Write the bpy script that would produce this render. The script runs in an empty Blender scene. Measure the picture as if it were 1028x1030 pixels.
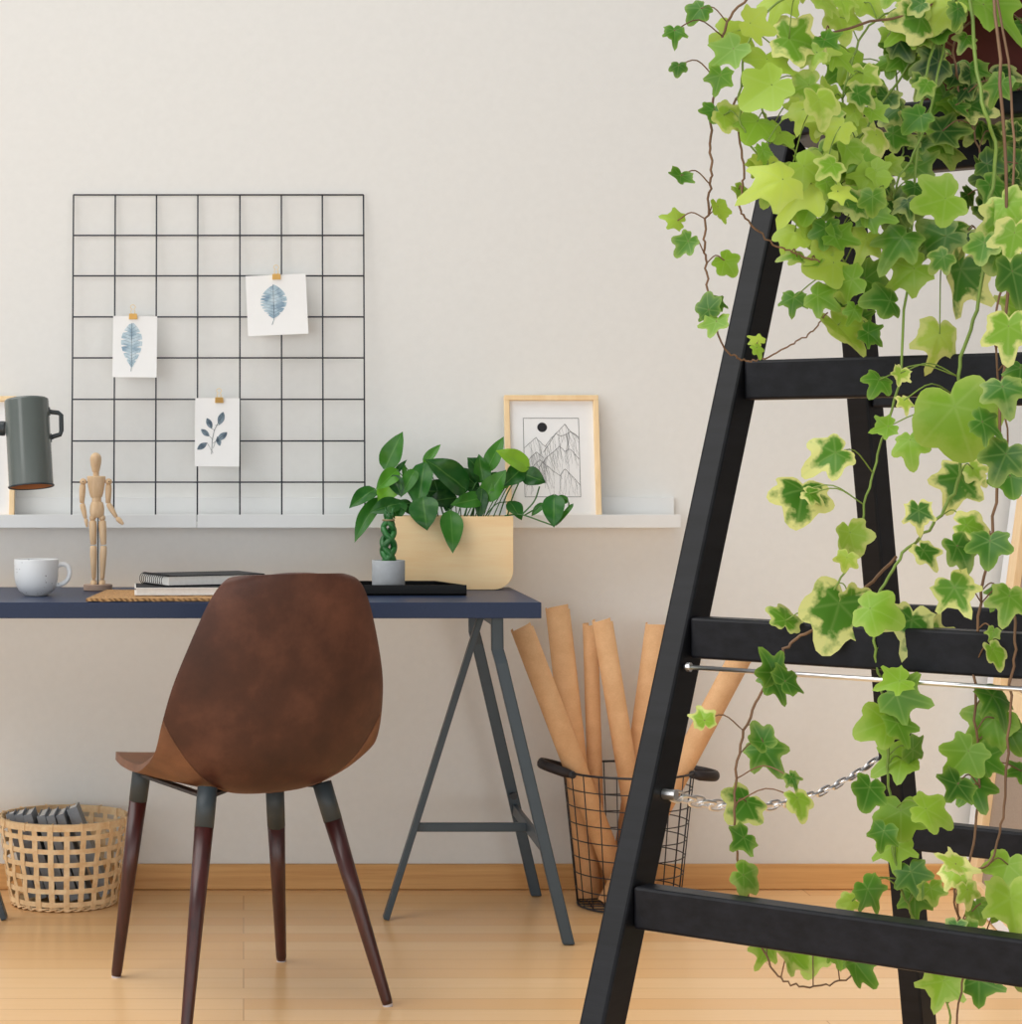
import bpy, bmesh, math, random
from mathutils import Vector, Matrix

random.seed(7)
SC = bpy.context.scene
COL = SC.collection
# ------------------------------------------------------------------ camera model
F, VX, HY, H, D = 2250.0, 245.0, 461.0, 1.047, 5.44
def P(px, py, Y):
    return Vector(((px - VX) / F * Y, Y, H - (py - HY) / F * Y))
def PZ(px, Z, Y):
    return Vector(((px - VX) / F * Y, Y, Z))

# ------------------------------------------------------------------ materials
def lin(c):
    c /= 255.0
    return c / 12.92 if c <= 0.04045 else ((c + 0.055) / 1.055) ** 2.4
def rgb(r, g, b):
    return (lin(r), lin(g), lin(b), 1.0)

class NT:
    def __init__(s, name):
        s.m = bpy.data.materials.new(name); s.m.use_nodes = True
        s.t = s.m.node_tree; s.n = s.t.nodes; s.l = s.t.links
        s.b = s.n['Principled BSDF']
    def add(s, t, **k):
        n = s.n.new(t)
        for a, v in k.items(): setattr(n, a, v)
        return n
    def link(s, a, b): s.l.new(a, b)
    def math(s, op, a, b=None, clamp=False):
        n = s.add('ShaderNodeMath', operation=op, use_clamp=clamp)
        for i, v in enumerate((a, b)):
            if v is None: continue
            if isinstance(v, (int, float)): n.inputs[i].default_value = v
            else: s.link(v, n.inputs[i])
        return n.outputs[0]
    def mix(s, f, a, b):
        n = s.add('ShaderNodeMix', data_type='RGBA')
        for i, v in ((0, f), (6, a), (7, b)):
            if isinstance(v, (int, float)): n.inputs[i].default_value = v
            elif isinstance(v, tuple): n.inputs[i].default_value = v
            else: s.link(v, n.inputs[i])
        return n.outputs[2]
    def ramp(s, f, stops):
        n = s.add('ShaderNodeValToRGB')
        e = n.color_ramp.elements
        e[0].position, e[0].color = stops[0]
        e[1].position, e[1].color = stops[-1]
        for p, c in stops[1:-1]:
            x = e.new(p); x.color = c
        s.link(f, n.inputs[0]); return n.outputs[0]
    def noise(s, scale, detail=4, vec=None, rough=0.5, stretch=None):
        n = s.add('ShaderNodeTexNoise')
        n.inputs['Scale'].default_value = scale; n.inputs['Detail'].default_value = detail
        n.inputs['Roughness'].default_value = rough
        if vec is None:
            vec = s.add('ShaderNodeTexCoord').outputs['Object']
        if stretch:
            mp = s.add('ShaderNodeMapping'); mp.inputs['Scale'].default_value = stretch
            s.link(vec, mp.inputs[0]); vec = mp.outputs[0]
        s.link(vec, n.inputs['Vector']); return n.outputs['Fac']
    def bump(s, h, strength=0.2, dist=0.002):
        n = s.add('ShaderNodeBump'); n.inputs['Strength'].default_value = strength
        n.inputs['Distance'].default_value = dist
        s.link(h, n.inputs['Height']); s.link(n.outputs[0], s.b.inputs['Normal'])
    def color(s, c):
        if isinstance(c, tuple): s.b.inputs['Base Color'].default_value = c
        else: s.link(c, s.b.inputs['Base Color'])
    def rough(s, r): s.b.inputs['Roughness'].default_value = r
    def spec(s, v): s.b.inputs['Specular IOR Level'].default_value = v

def plain(name, c, rough=0.5, metal=0.0, var=0.05, scale=30, bump=0.0, spec=0.5):
    k = NT(name)
    f = k.noise(scale)
    dark = tuple(x * (1 - var) for x in c[:3]) + (1,)
    lite = tuple(min(1, x * (1 + var)) for x in c[:3]) + (1,)
    k.color(k.ramp(f, [(0.3, dark), (0.7, lite)]))
    k.rough(rough); k.b.inputs['Metallic'].default_value = metal; k.spec(spec)
    if bump: k.bump(f, bump)
    return k.m

def wood(name, c1, c2, stretch=(1.5, 30, 30), scale=3.0, rough=0.45, bump=0.05, spec=0.4):
    k = NT(name)
    a = k.noise(scale, 6, stretch=stretch, rough=0.6)
    b = k.noise(scale * 0.4, 2, stretch=stretch)
    f = k.math('ADD', k.math('MULTIPLY', a, 0.65), k.math('MULTIPLY', b, 0.35))
    k.color(k.ramp(f, [(0.35, c1), (0.65, c2)])); k.rough(rough); k.spec(spec)
    if bump: k.bump(a, bump)
    return k.m

M = {}
M['wall'] = plain('wall_paint', rgb(233, 233, 230), 0.92, var=0.012, scale=60, bump=0.03, spec=0.2)
M['white'] = plain('white_lacquer', rgb(232, 233, 232), 0.55, var=0.01)
M['base'] = wood('oak_skirting', rgb(206, 152, 92), rgb(226, 178, 116), stretch=(1.2, 20, 40))
M['navy'] = plain('navy_desk', rgb(36, 50, 80), 0.38, var=0.06, scale=200, spec=0.25)
M['slate'] = plain('slate_steel', rgb(56, 70, 80), 0.42, var=0.05, scale=50, bump=0.02)
M['black_metal'] = plain('black_wire', rgb(38, 40, 46), 0.45, var=0.05)
M['grid'] = plain('grid_wire', rgb(44, 48, 58), 0.5, var=0.05)
M['blackwood'] = wood('black_stained_wood', rgb(10, 11, 14), rgb(22, 23, 28), stretch=(4, 4, 40), scale=2.5, rough=0.42, bump=0.12, spec=0.22)
M['blackwood_h'] = wood('black_stained_rung', rgb(13, 14, 18), rgb(28, 29, 35), stretch=(3, 40, 40), scale=2.5, rough=0.42, bump=0.12, spec=0.22)
M['paper'] = plain('card_paper', rgb(243, 243, 242), 0.85, var=0.01)
M['mat'] = plain('print_paper', rgb(240, 240, 240), 0.8, var=0.01)
M['pine'] = wood('pale_pine', rgb(240, 206, 156), rgb(250, 222, 178), stretch=(12, 12, 2), scale=4)
M['birch'] = wood('birch_ply', rgb(246, 206, 150), rgb(254, 228, 180), stretch=(3, 12, 26), scale=1.6, rough=0.5)
M['manikin'] = wood('beech_figure', rgb(212, 178, 138), rgb(230, 200, 163), stretch=(40, 40, 6), scale=4, rough=0.4)
M['walnutbase'] = wood('figure_base', rgb(165, 138, 122), rgb(186, 160, 142), stretch=(10, 30, 40), rough=0.5)
M['brass'] = plain('brass', rgb(244, 212, 140), 0.38, metal=1.0, var=0.05)
M['chrome'] = plain('bright_steel', rgb(238, 238, 240), 0.3, metal=1.0, var=0.02)
M['lamp'] = plain('grey_enamel', rgb(92, 100, 98), 0.2, var=0.02, spec=0.6)
M['lampdark'] = plain('dark_handle', rgb(44, 52, 56), 0.4)
M['copper_glow'] = plain('copper_glow_lining', rgb(190, 128, 84), 0.45, metal=0.4)  # copper orange carries the lamp's warm glow as colour
M['cream_inner'] = plain('pot_concrete', rgb(172, 176, 180), 0.8, var=0.06, scale=60, bump=0.08)
M['tray'] = plain('tray_black', rgb(10, 10, 12), 0.25, spec=0.18)
M['soil'] = plain('soil', rgb(52, 38, 28), 0.95, var=0.4, scale=90, bump=0.6)
M['terracotta'] = plain('terracotta', rgb(84, 30, 20), 0.75, var=0.12, scale=40, bump=0.1)
M['leather_blk'] = plain('handle_leather', rgb(38, 32, 34), 0.55, var=0.15, bump=0.1)
M['grey_cover'] = plain('book_cloth', rgb(146, 152, 160), 0.8, var=0.06, scale=80)
M['pages'] = plain('book_pages', rgb(230, 228, 224), 0.85, var=0.04, scale=120)
M['blackcover'] = plain('black_cover', rgb(24, 26, 31), 0.5, spec=.2)
M['legwood'] = wood('mahogany_leg', rgb(46, 18, 19), rgb(76, 33, 31), stretch=(30, 30, 3), rough=0.32, spec=0.6)
M['collar'] = plain('leg_collar', rgb(52, 62, 68), 0.5)
M['pad'] = plain('foot_pad', rgb(205, 200, 205), 0.4)
M['linen'] = plain('raw_linen', rgb(160, 144, 130), 0.9, var=0.09, scale=260, bump=0.15)
M['primed'] = plain('primed_canvas', rgb(236, 238, 242), 0.8, var=0.01)
M['ink'] = plain('ink', rgb(34, 34, 38), 0.8)
M['inkgrey'] = plain('ink_thin', rgb(120, 120, 122), 0.8)
M['wicker'] = wood('bamboo', rgb(230, 192, 142), rgb(250, 224, 182), stretch=(6, 6, 6), scale=12, rough=0.5)
M['wirelid'] = plain('spiral_wire', rgb(28, 29, 33), 0.35)

def mk_floor():
    k = NT('oak_planks')
    tc = k.add('ShaderNodeTexCoord').outputs['Object']
    br = k.add('ShaderNodeTexBrick'); br.offset = 0.41; br.offset_frequency = 3; br.squash = 0.8; br.squash_frequency = 2
    br.inputs['Scale'].default_value = 1.0
    br.inputs['Brick Width'].default_value = 2.3; br.inputs['Row Height'].default_value = 0.085
    br.inputs['Mortar Size'].default_value = 0.0012; br.inputs['Mortar Smooth'].default_value = 0.2
    br.inputs['Color1'].default_value = (0, 0, 0, 1); br.inputs['Color2'].default_value = (1, 1, 1, 1)
    br.inputs['Mortar'].default_value = (0.5, 0.5, 0.5, 1)
    k.link(tc, br.inputs['Vector'])
    g = k.noise(3.0, 6, vec=tc, stretch=(1.2, 26, 1), rough=0.6)
    g2 = k.noise(14.0, 3, vec=tc, stretch=(0.6, 22, 1))
    base = k.mix(br.outputs['Color'], rgb(232, 178, 122), rgb(250, 212, 164))
    c = k.mix(k.math('MULTIPLY', g, 0.6), base, rgb(232, 182, 124))
    c = k.mix(k.math('MULTIPLY', g2, 0.25), c, rgb(250, 216, 160))
    c = k.mix(k.math('MULTIPLY', br.outputs['Fac'], 0.45), c, rgb(140, 92, 52))
    k.color(c); k.rough(0.26); k.spec(0.5)
    k.bump(k.math('SUBTRACT', k.math('MULTIPLY', g, 0.1), br.outputs['Fac']), 0.15, 0.001)
    return k.m
M['floor'] = mk_floor()

def mk_leather():
    k = NT('brown_leather')
    a = k.noise(9, 6, rough=0.65); b = k.noise(2.4, 2); c = k.noise(220, 2)
    f = k.math('ADD', k.math('MULTIPLY', a, 0.6), k.math('MULTIPLY', b, 0.4))
    dark = k.ramp(f, [(0.3, rgb(48, 28, 23)), (0.5, rgb(76, 45, 35)), (0.7, rgb(110, 70, 54))])
    tan = k.ramp(a, [(0.3, rgb(88, 56, 40)), (0.7, rgb(132, 90, 64))])
    at = k.add('ShaderNodeAttribute', attribute_name='panel')      # which leather panel: seat piece or back piece
    k.color(k.mix(k.math('MULTIPLY', at.outputs['Fac'], 40.0, True), tan, dark))
    k.rough(0.48); k.spec(0.4); k.bump(k.math('ADD', k.math('MULTIPLY', c, 0.5), a), 0.12, 0.001)
    return k.m
M['leather'] = mk_leather()


def mk_kraft():
    k = NT('kraft_paper')
    a = k.noise(30, 5); b = k.noise(300, 2)
    k.color(k.ramp(k.math('ADD', k.math('MULTIPLY', a, .6), k.math('MULTIPLY', b, .4)), [(0.3, rgb(220, 168, 118)), (0.7, rgb(238, 190, 140))]))
    k.rough(0.75); return k.m
M['kraft'] = mk_kraft()

def mk_cup():
    k = NT('speckled_ceramic')
    v = k.add('ShaderNodeTexVoronoi'); v.inputs['Scale'].default_value = 110
    k.link(k.add('ShaderNodeTexCoord').outputs['Object'], v.inputs['Vector'])
    n = k.noise(35, 2)
    spot = k.math('MULTIPLY', k.math('LESS_THAN', v.outputs['Distance'], 0.16), k.math('GREATER_THAN', n, 0.52))
    k.color(k.mix(spot, rgb(226, 228, 230), rgb(120, 118, 122))); k.rough(0.35)
    return k.m
M['cup'] = mk_cup()

def mk_mat():
    k = NT('woven_seagrass')
    w = k.add('ShaderNodeTexWave'); w.wave_type = 'BANDS'; w.bands_direction = 'DIAGONAL'
    w.inputs['Scale'].default_value = 48; w.inputs['Distortion'].default_value = 4.0
    k.link(k.add('ShaderNodeTexCoord').outputs['Object'], w.inputs['Vector'])
    n = k.noise(60, 3)
    f = k.math('ADD', k.math('MULTIPLY', w.outputs['Fac'], 0.6), k.math('MULTIPLY', n, 0.4))
    k.color(k.ramp(f, [(0.2, rgb(136, 96, 58)), (0.7, rgb(214, 166, 108))])); k.rough(0.8)
    k.bump(f, 0.8, 0.004); return k.m
M['seagrass'] = mk_mat()

def mk_water():
    k = NT('blue_watercolour')
    n = k.noise(38, 4)
    k.color(k.ramp(n, [(0.35, rgb(138, 164, 184)), (0.5, rgb(178, 200, 212)), (0.65, rgb(212, 224, 230))])); k.rough(0.85)
    return k.m
M['water'] = mk_water()
def mk_water2():
    k = NT('slate_watercolour')
    n = k.noise(60, 4)
    k.color(k.ramp(n, [(0.35, rgb(74, 92, 108)), (0.65, rgb(136, 154, 166))])); k.rough(0.85)
    return k.m
M['water2'] = mk_water2()

def mk_ivy():
    k = NT('ivy_leaf')
    at = k.add('ShaderNodeAttribute', attribute_name='lc')
    sp = k.add('ShaderNodeSeparateColor'); k.link(at.outputs['Color'], sp.inputs[0])
    edge, hue, var = sp.outputs
    uv = k.add('ShaderNodeUVMap').outputs[0]
    sx = k.add('ShaderNodeSeparateXYZ'); k.link(uv, sx.inputs[0])
    ang = k.math('ARCTAN2', sx.outputs[1], sx.outputs[0])
    rad = k.math('SQRT', k.math('ADD', k.math('MULTIPLY', sx.outputs[0], sx.outputs[0]), k.math('MULTIPLY', sx.outputs[1], sx.outputs[1])))
    dev = k.math('PINGPONG', ang, math.radians(29))
    dist = k.math('MULTIPLY', dev, rad)
    vein = k.math('SUBTRACT', 1.0, k.math('DIVIDE', dist, 0.045), True)
    base = k.ramp(hue, [(0.0, rgb(34, 74, 20)), (0.3, rgb(70, 126, 30)), (0.6, rgb(134, 178, 48)), (1.0, rgb(202, 220, 88))])
    n = k.noise(70, 3)
    e = k.math('ADD', edge, k.math('MULTIPLY', k.math('SUBTRACT', n, 0.5), 1.6))
    e = k.math('MULTIPLY', k.math('SUBTRACT', e, 0.5), 3.2, True)
    e2 = k.math('MULTIPLY', e, var)
    rim = k.math('MULTIPLY', k.math('POWER', edge, 4.0), 0.4)
    base = k.mix(rim, base, rgb(178, 204, 92))
    c = k.mix(e2, base, rgb(226, 226, 142))
    c = k.mix(k.math('MULTIPLY', vein, 0.18), c, rgb(182, 206, 120))
    k.color(c); k.rough(0.38); k.spec(0.38)
    tr = k.add('ShaderNodeBsdfTranslucent'); k.link(c, tr.inputs[0])
    mx = k.add('ShaderNodeMixShader'); mx.inputs[0].default_value = 0.25
    k.link(k.b.outputs[0], mx.inputs[1]); k.link(tr.outputs[0], mx.inputs[2])
    k.link(mx.outputs[0], k.n['Material Output'].inputs[0])
    return k.m
M['ivy'] = mk_ivy()
def mk_pothos():
    k = NT('pothos_leaf')
    at = k.add('ShaderNodeAttribute', attribute_name='lc')
    sp = k.add('ShaderNodeSeparateColor'); k.link(at.outputs['Color'], sp.inputs[0])
    uv = k.add('ShaderNodeUVMap').outputs[0]
    sx = k.add('ShaderNodeSeparateXYZ'); k.link(uv, sx.inputs[0])
    mid = k.math('SUBTRACT', 1.0, k.math('DIVIDE', k.math('ABSOLUTE', sx.outputs[1]), 0.09), True)
    base = k.ramp(sp.outputs[1], [(0.0, rgb(18, 64, 26)), (0.4, rgb(40, 104, 32)), (0.75, rgb(86, 152, 36)), (1.0, rgb(140, 192, 54))])
    n = k.noise(45, 4)
    c = k.mix(k.math('MULTIPLY', k.math('SUBTRACT', n, 0.45), 0.7, True), base, rgb(110, 160, 70))
    c = k.mix(k.math('MULTIPLY', mid, 0.35), c, rgb(130, 176, 90))
    k.color(c); k.rough(0.32); k.spec(0.4)
    tr = k.add('ShaderNodeBsdfTranslucent'); k.link(c, tr.inputs[0])
    mx = k.add('ShaderNodeMixShader'); mx.inputs[0].default_value = 0.2
    k.link(k.b.outputs[0], mx.inputs[1]); k.link(tr.outputs[0], mx.inputs[2])
    k.link(mx.outputs[0], k.n['Material Output'].inputs[0])
    return k.m
M['pothos'] = mk_pothos()
M['stem_green'] = plain('green_stem', rgb(120, 146, 58), 0.5, var=0.2, scale=20)
M['stem_dark'] = plain('dark_green_stem', rgb(58, 108, 44), 0.45, var=0.15, scale=20)
M['stem_brown'] = plain('brown_stem', rgb(122, 90, 62), 0.6, var=0.25, scale=20)
M['stalk'] = plain('braided_stalk', rgb(40, 104, 46), 0.35, var=0.35, scale=40)
M['twine'] = plain('twine', rgb(150, 132, 96), 0.8)

# ------------------------------------------------------------------ mesh helpers
class MB:
    def __init__(s):
        s.bm = bmesh.new(); s.mi = 0
    def face(s, vs):
        try:
            f = s.bm.faces.new(vs); f.material_index = s.mi; return f
        except ValueError: return None
    def box(s, c, size, rot=None, taper=1.0):
        c = Vector(c); hx, hy, hz = (x / 2 for x in size); vs = []
        for z in (-1, 1):
            k = taper if z > 0 else 1
            for x, y in ((-1, -1), (1, -1), (1, 1), (-1, 1)):
                v = Vector((x * hx * k, y * hy * k, z * hz))
                if rot is not None: v = rot @ v
                vs.append(s.bm.verts.new(c + v))
        for q in ((3, 2, 1, 0), (4, 5, 6, 7), (0, 1, 5, 4), (1, 2, 6, 5), (2, 3, 7, 6), (3, 0, 4, 7)):
            s.face([vs[i] for i in q])
        return s
    def bar(s, a, b, w, d, side=Vector((1, 0, 0))):
        """rectangular bar a->b: w along side, d across"""
        a, b = Vector(a), Vector(b); z = (b - a).normalized()
        x = (side - z * side.dot(z)).normalized(); y = z.cross(x)
        vs = []
        for p in (a, b):
            for i, j in ((-1, -1), (1, -1), (1, 1), (-1, 1)):
                vs.append(s.bm.verts.new(p + x * (i * w / 2) + y * (j * d / 2)))
        for q in ((3, 2, 1, 0), (4, 5, 6, 7), (0, 1, 5, 4), (1, 2, 6, 5), (2, 3, 7, 6), (3, 0, 4, 7)):
            s.face([vs[i] for i in q])
        return s
    def tube(s, pts, r, n=8, closed=False, cap=True, flat=None):
        pts = [Vector(p) for p in pts]; m = len(pts)
        rs = r if isinstance(r, (list, tuple)) else [r] * m
        up = None; rings = []
        for i, p in enumerate(pts):
            if closed: t = pts[(i + 1) % m] - pts[i - 1]
            else: t = pts[min(i + 1, m - 1)] - pts[max(i - 1, 0)]
            if t.length < 1e-9: t = Vector((0, 0, 1))
            t.normalize()
            if up is None: up = Vector((0, 0, 1)) if abs(t.z) < 0.9 else Vector((1, 0, 0))
            x = up.cross(t)
            if x.length < 1e-6: x = Vector((1, 0, 0)).cross(t)
            x.normalize(); up = t.cross(x)
            ring = []
            for j in range(n):
                a = 2 * math.pi * j / n
                ring.append(s.bm.verts.new(p + x * math.cos(a) * rs[i] + up * math.sin(a) * rs[i] * (flat or 1)))
            rings.append(ring)
        for i in range(m if closed else m - 1):
            A, B = rings[i], rings[(i + 1) % m]
            for j in range(n):
                s.face([A[j], A[(j + 1) % n], B[(j + 1) % n], B[j]])
        if cap and not closed:
            s.face(rings[0][::-1]); s.face(rings[-1])
        return s
    def lathe(s, c, prof, n=32, axis=None):
        """prof list of (r, z); axis rotation matrix optional"""
        c = Vector(c); rings = []
        for r, z in prof:
            if r < 1e-6:
                v = Vector((0, 0, z)); v = axis @ v if axis is not None else v
                rings.append([s.bm.verts.new(c + v)]); continue
            ring = []
            for j in range(n):
                a = 2 * math.pi * j / n
                v = Vector((r * math.cos(a), r * math.sin(a), z))
                if axis is not None: v = axis @ v
                ring.append(s.bm.verts.new(c + v))
            rings.append(ring)
        for A, B in zip(rings, rings[1:]):
            for j in range(n):
                k = (j + 1) % n
                if len(A) == 1 and len(B) == 1: continue
                if len(A) == 1: s.face([A[0], B[k], B[j]])
                elif len(B) == 1: s.face([A[j], A[k], B[0]])
                else: s.face([A[j], A[k], B[k], B[j]])
        return s
    def prism(s, poly, fn0, fn1):
        A = [s.bm.verts.new(fn0(*p)) for p in poly]; B = [s.bm.verts.new(fn1(*p)) for p in poly]
        s.face(A[::-1]); s.face(B)
        for i in range(len(poly)):
            k = (i + 1) % len(poly); s.face([A[i], A[k], B[k], B[i]])
        return s
    def sheet(s, rows):
        g = [[s.bm.verts.new(p) for p in r] for r in rows]
        for a, b in zip(g, g[1:]):
            for i in range(len(a) - 1): s.face([a[i], a[i + 1], b[i + 1], b[i]])
        return s
    def build(s, name, mat, parent=None, smooth=False, bevel=0, subsurf=0, solid=0, normals=True, seg=2):
        if normals: bmesh.ops.recalc_face_normals(s.bm, faces=s.bm.faces[:])
        me = bpy.data.meshes.new(name); s.bm.to_mesh(me); s.bm.free()
        for m in (mat if isinstance(mat, list) else [mat]): me.materials.append(m)
        o = bpy.data.objects.new(name, me); COL.objects.link(o)
        if smooth:
            for p in me.polygons: p.use_smooth = True
        if solid:
            md = o.modifiers.new('solid', 'SOLIDIFY'); md.thickness = solid; md.offset = 0
        if bevel:
            md = o.modifiers.new('bevel', 'BEVEL'); md.width = bevel; md.segments = seg; md.limit_method = 'ANGLE'
        if subsurf:
            md = o.modifiers.new('sub', 'SUBSURF'); md.levels = subsurf; md.render_levels = subsurf
        if parent is not None:
            o.parent = parent
            o.matrix_parent_inverse = parent.matrix_world.inverted()
        return o

def tag(o, label, cat, group=None):
    o['label'] = label; o['category'] = cat
    if group: o['group'] = group
    return o
def thing(name, loc, label, cat, group=None):
    o = bpy.data.objects.new(name, None); COL.objects.link(o); o.location = loc
    o.empty_display_size = 0.05
    o.matrix_world = Matrix.Translation(Vector(loc))
    return tag(o, label, cat, group)
def struct(o): o['kind'] = 'structure'; return o

def smooth_path(pts, n=6):
    pts = [Vector(p) for p in pts]
    if len(pts) < 3: return pts
    out = []
    q = [pts[0] * 2 - pts[1]] + pts + [pts[-1] * 2 - pts[-2]]
    for i in range(1, len(q) - 2):
        a, b, c, d = q[i - 1], q[i], q[i + 1], q[i + 2]
        for k in range(n):
            t = k / n
            out.append(0.5 * ((2 * b) + (c - a) * t + (2 * a - 5 * b + 4 * c - d) * t * t + (3 * b - a - 3 * c + d) * t ** 3))
    out.append(pts[-1]); return out

def rot_to(d):
    return Vector((0, 0, 1)).rotation_difference(Vector(d).normalized()).to_matrix()

# ------------------------------------------------------------------ room
struct(MB().box((0.2, 3.0, -0.03), (7.0, 5.2, 0.06)).build('floor', M['floor']))
struct(MB().box((0.2, D + 0.05, 1.3), (7.0, 0.1, 2.75)).build('wall_back', M['wall']))
WR = 2.0
struct(MB().box((WR + 0.05, 4.0, 1.3), (0.1, 2.8, 2.75)).build('wall_right', plain('wall_painted_shade', rgb(118, 114, 112), 0.9, var=.02)))  # unseen wall; shade put into its dark grey paint to dim bounce
struct(MB().box((-0.65, D - 0.008, 0.0315), (5.3, 0.016, 0.061)).build('baseboard_back', M['base'], bevel=0.003))

# ------------------------------------------------------------------ desk and trestles
DX0, DX1, DY0, DY1, DZ = -0.856, 0.6345, 4.764, 5.335, 0.74
desk = MB().box(((DX0 + DX1) / 2, (DY0 + DY1) / 2, DZ - 0.017), (DX1 - DX0, DY1 - DY0, 0.034)).build('worktop', M['navy'], bevel=0.0015)
tag(desk, 'long navy blue rectangular desk top resting on slate steel trestles', 'desk')

def trestle(label, sgn, cx):
    def X(x): return cx + sgn * (x - 0.54)
    t = thing('trestle', (X(0.54), 5.08, 0), label, 'trestle', 'steel trestles under the desk top')
    zt = DZ - 0.035
    side = Vector((0, 1, 0))
    for y0, y1, yt in ((4.812, 4.825, 4.83), (5.345, 5.32, 5.315)):
        pts = [Vector((X(0.699), y0, 0.002)), Vector((X(0.556), y1, zt - 0.10)), Vector((X(0.548), yt, zt - 0.07)), Vector((X(0.547), yt, zt))]
        b = MB()
        w = 0.026
        rows = []
        for i, p in enumerate(pts):
            tdir = (pts[min(i + 1, 3)] - pts[max(i - 1, 0)]).normalized()
            xd = side.cross(tdir).normalized()
            if i == 0: xd = Vector((1, 0, 0))
            rows.append([b.bm.verts.new(p + xd * (a * w / 2) + side * (c * 0.02 / 2)) for a, c in ((-1, -1), (1, -1), (1, 1), (-1, 1))])
        for A, B in zip(rows, rows[1:]):
            for j in range(4): b.face([A[j], A[(j + 1) % 4], B[(j + 1) % 4], B[j]])
        b.face(rows[0][::-1]); b.face(rows[-1])
        b.build('leg', M['slate'], t, bevel=0.003)
    MB().bar((X(0.3227), 5.077, 0.002), (X(0.541), 5.07, zt - 0.004), 0.014, 0.03, Vector((1, 0, 0))).build('leg', M['slate'], t, bevel=0.002)
    MB().bar((X(0.551), 4.83, zt - 0.012), (X(0.551), 5.315, zt - 0.012), 0.02, 0.022).build('top_rail', M['slate'], t, bevel=0.002)
    zc = 0.21
    MB().bar((X(0.647), 4.83, zc), (X(0.647), 5.33, zc), 0.012, 0.026).build('side_brace', M['slate'], t, bevel=0.002)
    MB().bar((X(0.392), 5.077, zc), (X(0.645), 5.077, zc), 0.012, 0.02, Vector((0, 1, 0))).build('cross_brace', M['slate'], t, bevel=0.002)
    MB().tube([(X(0.641), 5.325, zc + 0.035), (X(0.641), 5.305, zc + 0.035)], 0.008, 12).build('bolt', M['black_metal'], t)
    return t
trestle('slate steel trestle fully in view under the right end of the desk', 1, 0.54)
trestle('slate steel trestle at the left edge, only a leg tip showing by the woven basket', -1, -0.76)

# ------------------------------------------------------------------ picture ledges
LY0 = 5.342
LZ0, LZ1 = H - (531 - HY) / F * LY0, H - (517.8 - HY) / F * LY0
LZB = H - (500.3 - HY) / F * 5.425
def ledge(x0, x1, label):
    t = thing('picture_ledge', ((x0 + x1) / 2, D, LZ0), label, 'shelf', 'white picture ledges on the wall')
    cx, w = (x0 + x1) / 2, x1 - x0 - 0.0012
    MB().box((cx, LY0 + 0.005, (LZ0 + LZ1) / 2), (w, 0.01, LZ1 - LZ0)).build('front_lip', M['white'], t, bevel=0.001)
    MB().box((cx, (LY0 + D) / 2 + 0.004, LZ0 + 0.006), (w, D - LY0 - 0.012, 0.012)).build('shelf_board', M['white'], t, bevel=0.001)
    MB().box((cx, D - 0.0065, (LZ0 + LZB) / 2), (w, 0.012, LZB - LZ0)).build('back_panel', M['white'], t, bevel=0.001)
xj = (198 - VX) / F * LY0
xr = (685.5 - VX) / F * LY0
ledge(xj, xr, 'white picture ledge holding the mountain drawing, the right one of two')
ledge(xj - 1.155, xj, 'white picture ledge behind the wooden figure, the left one of two')
LT = LZ0 + 0.0125   # top of the shelf board

# ------------------------------------------------------------------ wire grid
GYb, GYt = 5.362, 5.428
zt = H + (461 - 196) / F * GYt
def grid_y(z): return GYb + (GYt - GYb) * (z - LT) / (zt - LT)
def GP(px, py, off=0.0):
    Y = 5.4
    for _ in range(4):
        z = H - (py - HY) / F * Y; Y = grid_y(z) + off
    return P(px, py, Y)
g = MB()
gx = [74, 116, 157.5, 199, 241.3, 283, 324.2, 365.6]
gy = [196, 236.8, 277.5, 318.8, 360, 401.7, 443.6, 485]
for i, x in enumerate(gx):
    a = GP(x, 196); X = a.x
    bz = LT + 0.003
    b = Vector((X, grid_y(bz), bz))
    g.tube([a, b], 0.0021, 6)
for y in gy:
    a, b = GP(gx[0], y, -0.003), GP(gx[-1], y, -0.003)
    a.x = GP(gx[0], 196).x; b.x = GP(gx[-1], 196).x
    g.tube([a, b], 0.0021, 6)
a = GP(gx[0], 196).x; b = GP(gx[-1], 196).x
g.tube([(a, grid_y(LT + .004), LT + .004), (b, grid_y(LT + .004), LT + .004)], 0.0021, 6)
tag(g.build('wire_grid', M['grid'], smooth=True), 'square dark wire memo grid leaning on the wall above the ledge', 'wire grid')

# ------------------------------------------------------------------ cards and clips
def card_frame(cx, cy, ang):
    """plane basis in front of the grid: returns function (u,v,off)->point, u,v in photo px around the centre"""
    c = GP(cx, cy, -0.008)
    up = (GP(cx, cy - 10, -0.008) - c) / 10; rt = Vector((up.length, 0, 0))
    nrm = rt.cross(up).normalized()
    if nrm.y > 0: nrm = -nrm
    ca, sa = math.cos(math.radians(ang)), math.sin(math.radians(ang))
    def f(u, v, off=0.0):   # v positive is down
        uu, vv = u * ca - v * sa, u * sa + v * ca
        return c + rt * uu - up * vv + nrm * off
    return f
def card(cx, cy, w, h, ang, label, curl=0.01):
    f = card_frame(cx, cy, ang)
    t = thing('art_card', f(0, h / 2), label, 'art card', 'leaf prints clipped on the wire grid')
    N = 10
    def ben(u, v):
        s = (v + h / 2) / h
        return curl * s * s
    b = MB()
    b.sheet([[f(-w / 2 + w * i / N, -h / 2 + h * j / N, ben(0, -h / 2 + h * j / N)) for i in range(N + 1)] for j in range(N + 1)])
    b.build('paper_sheet', M['paper'], t, solid=0.0006)
    return t, f, ben
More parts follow.
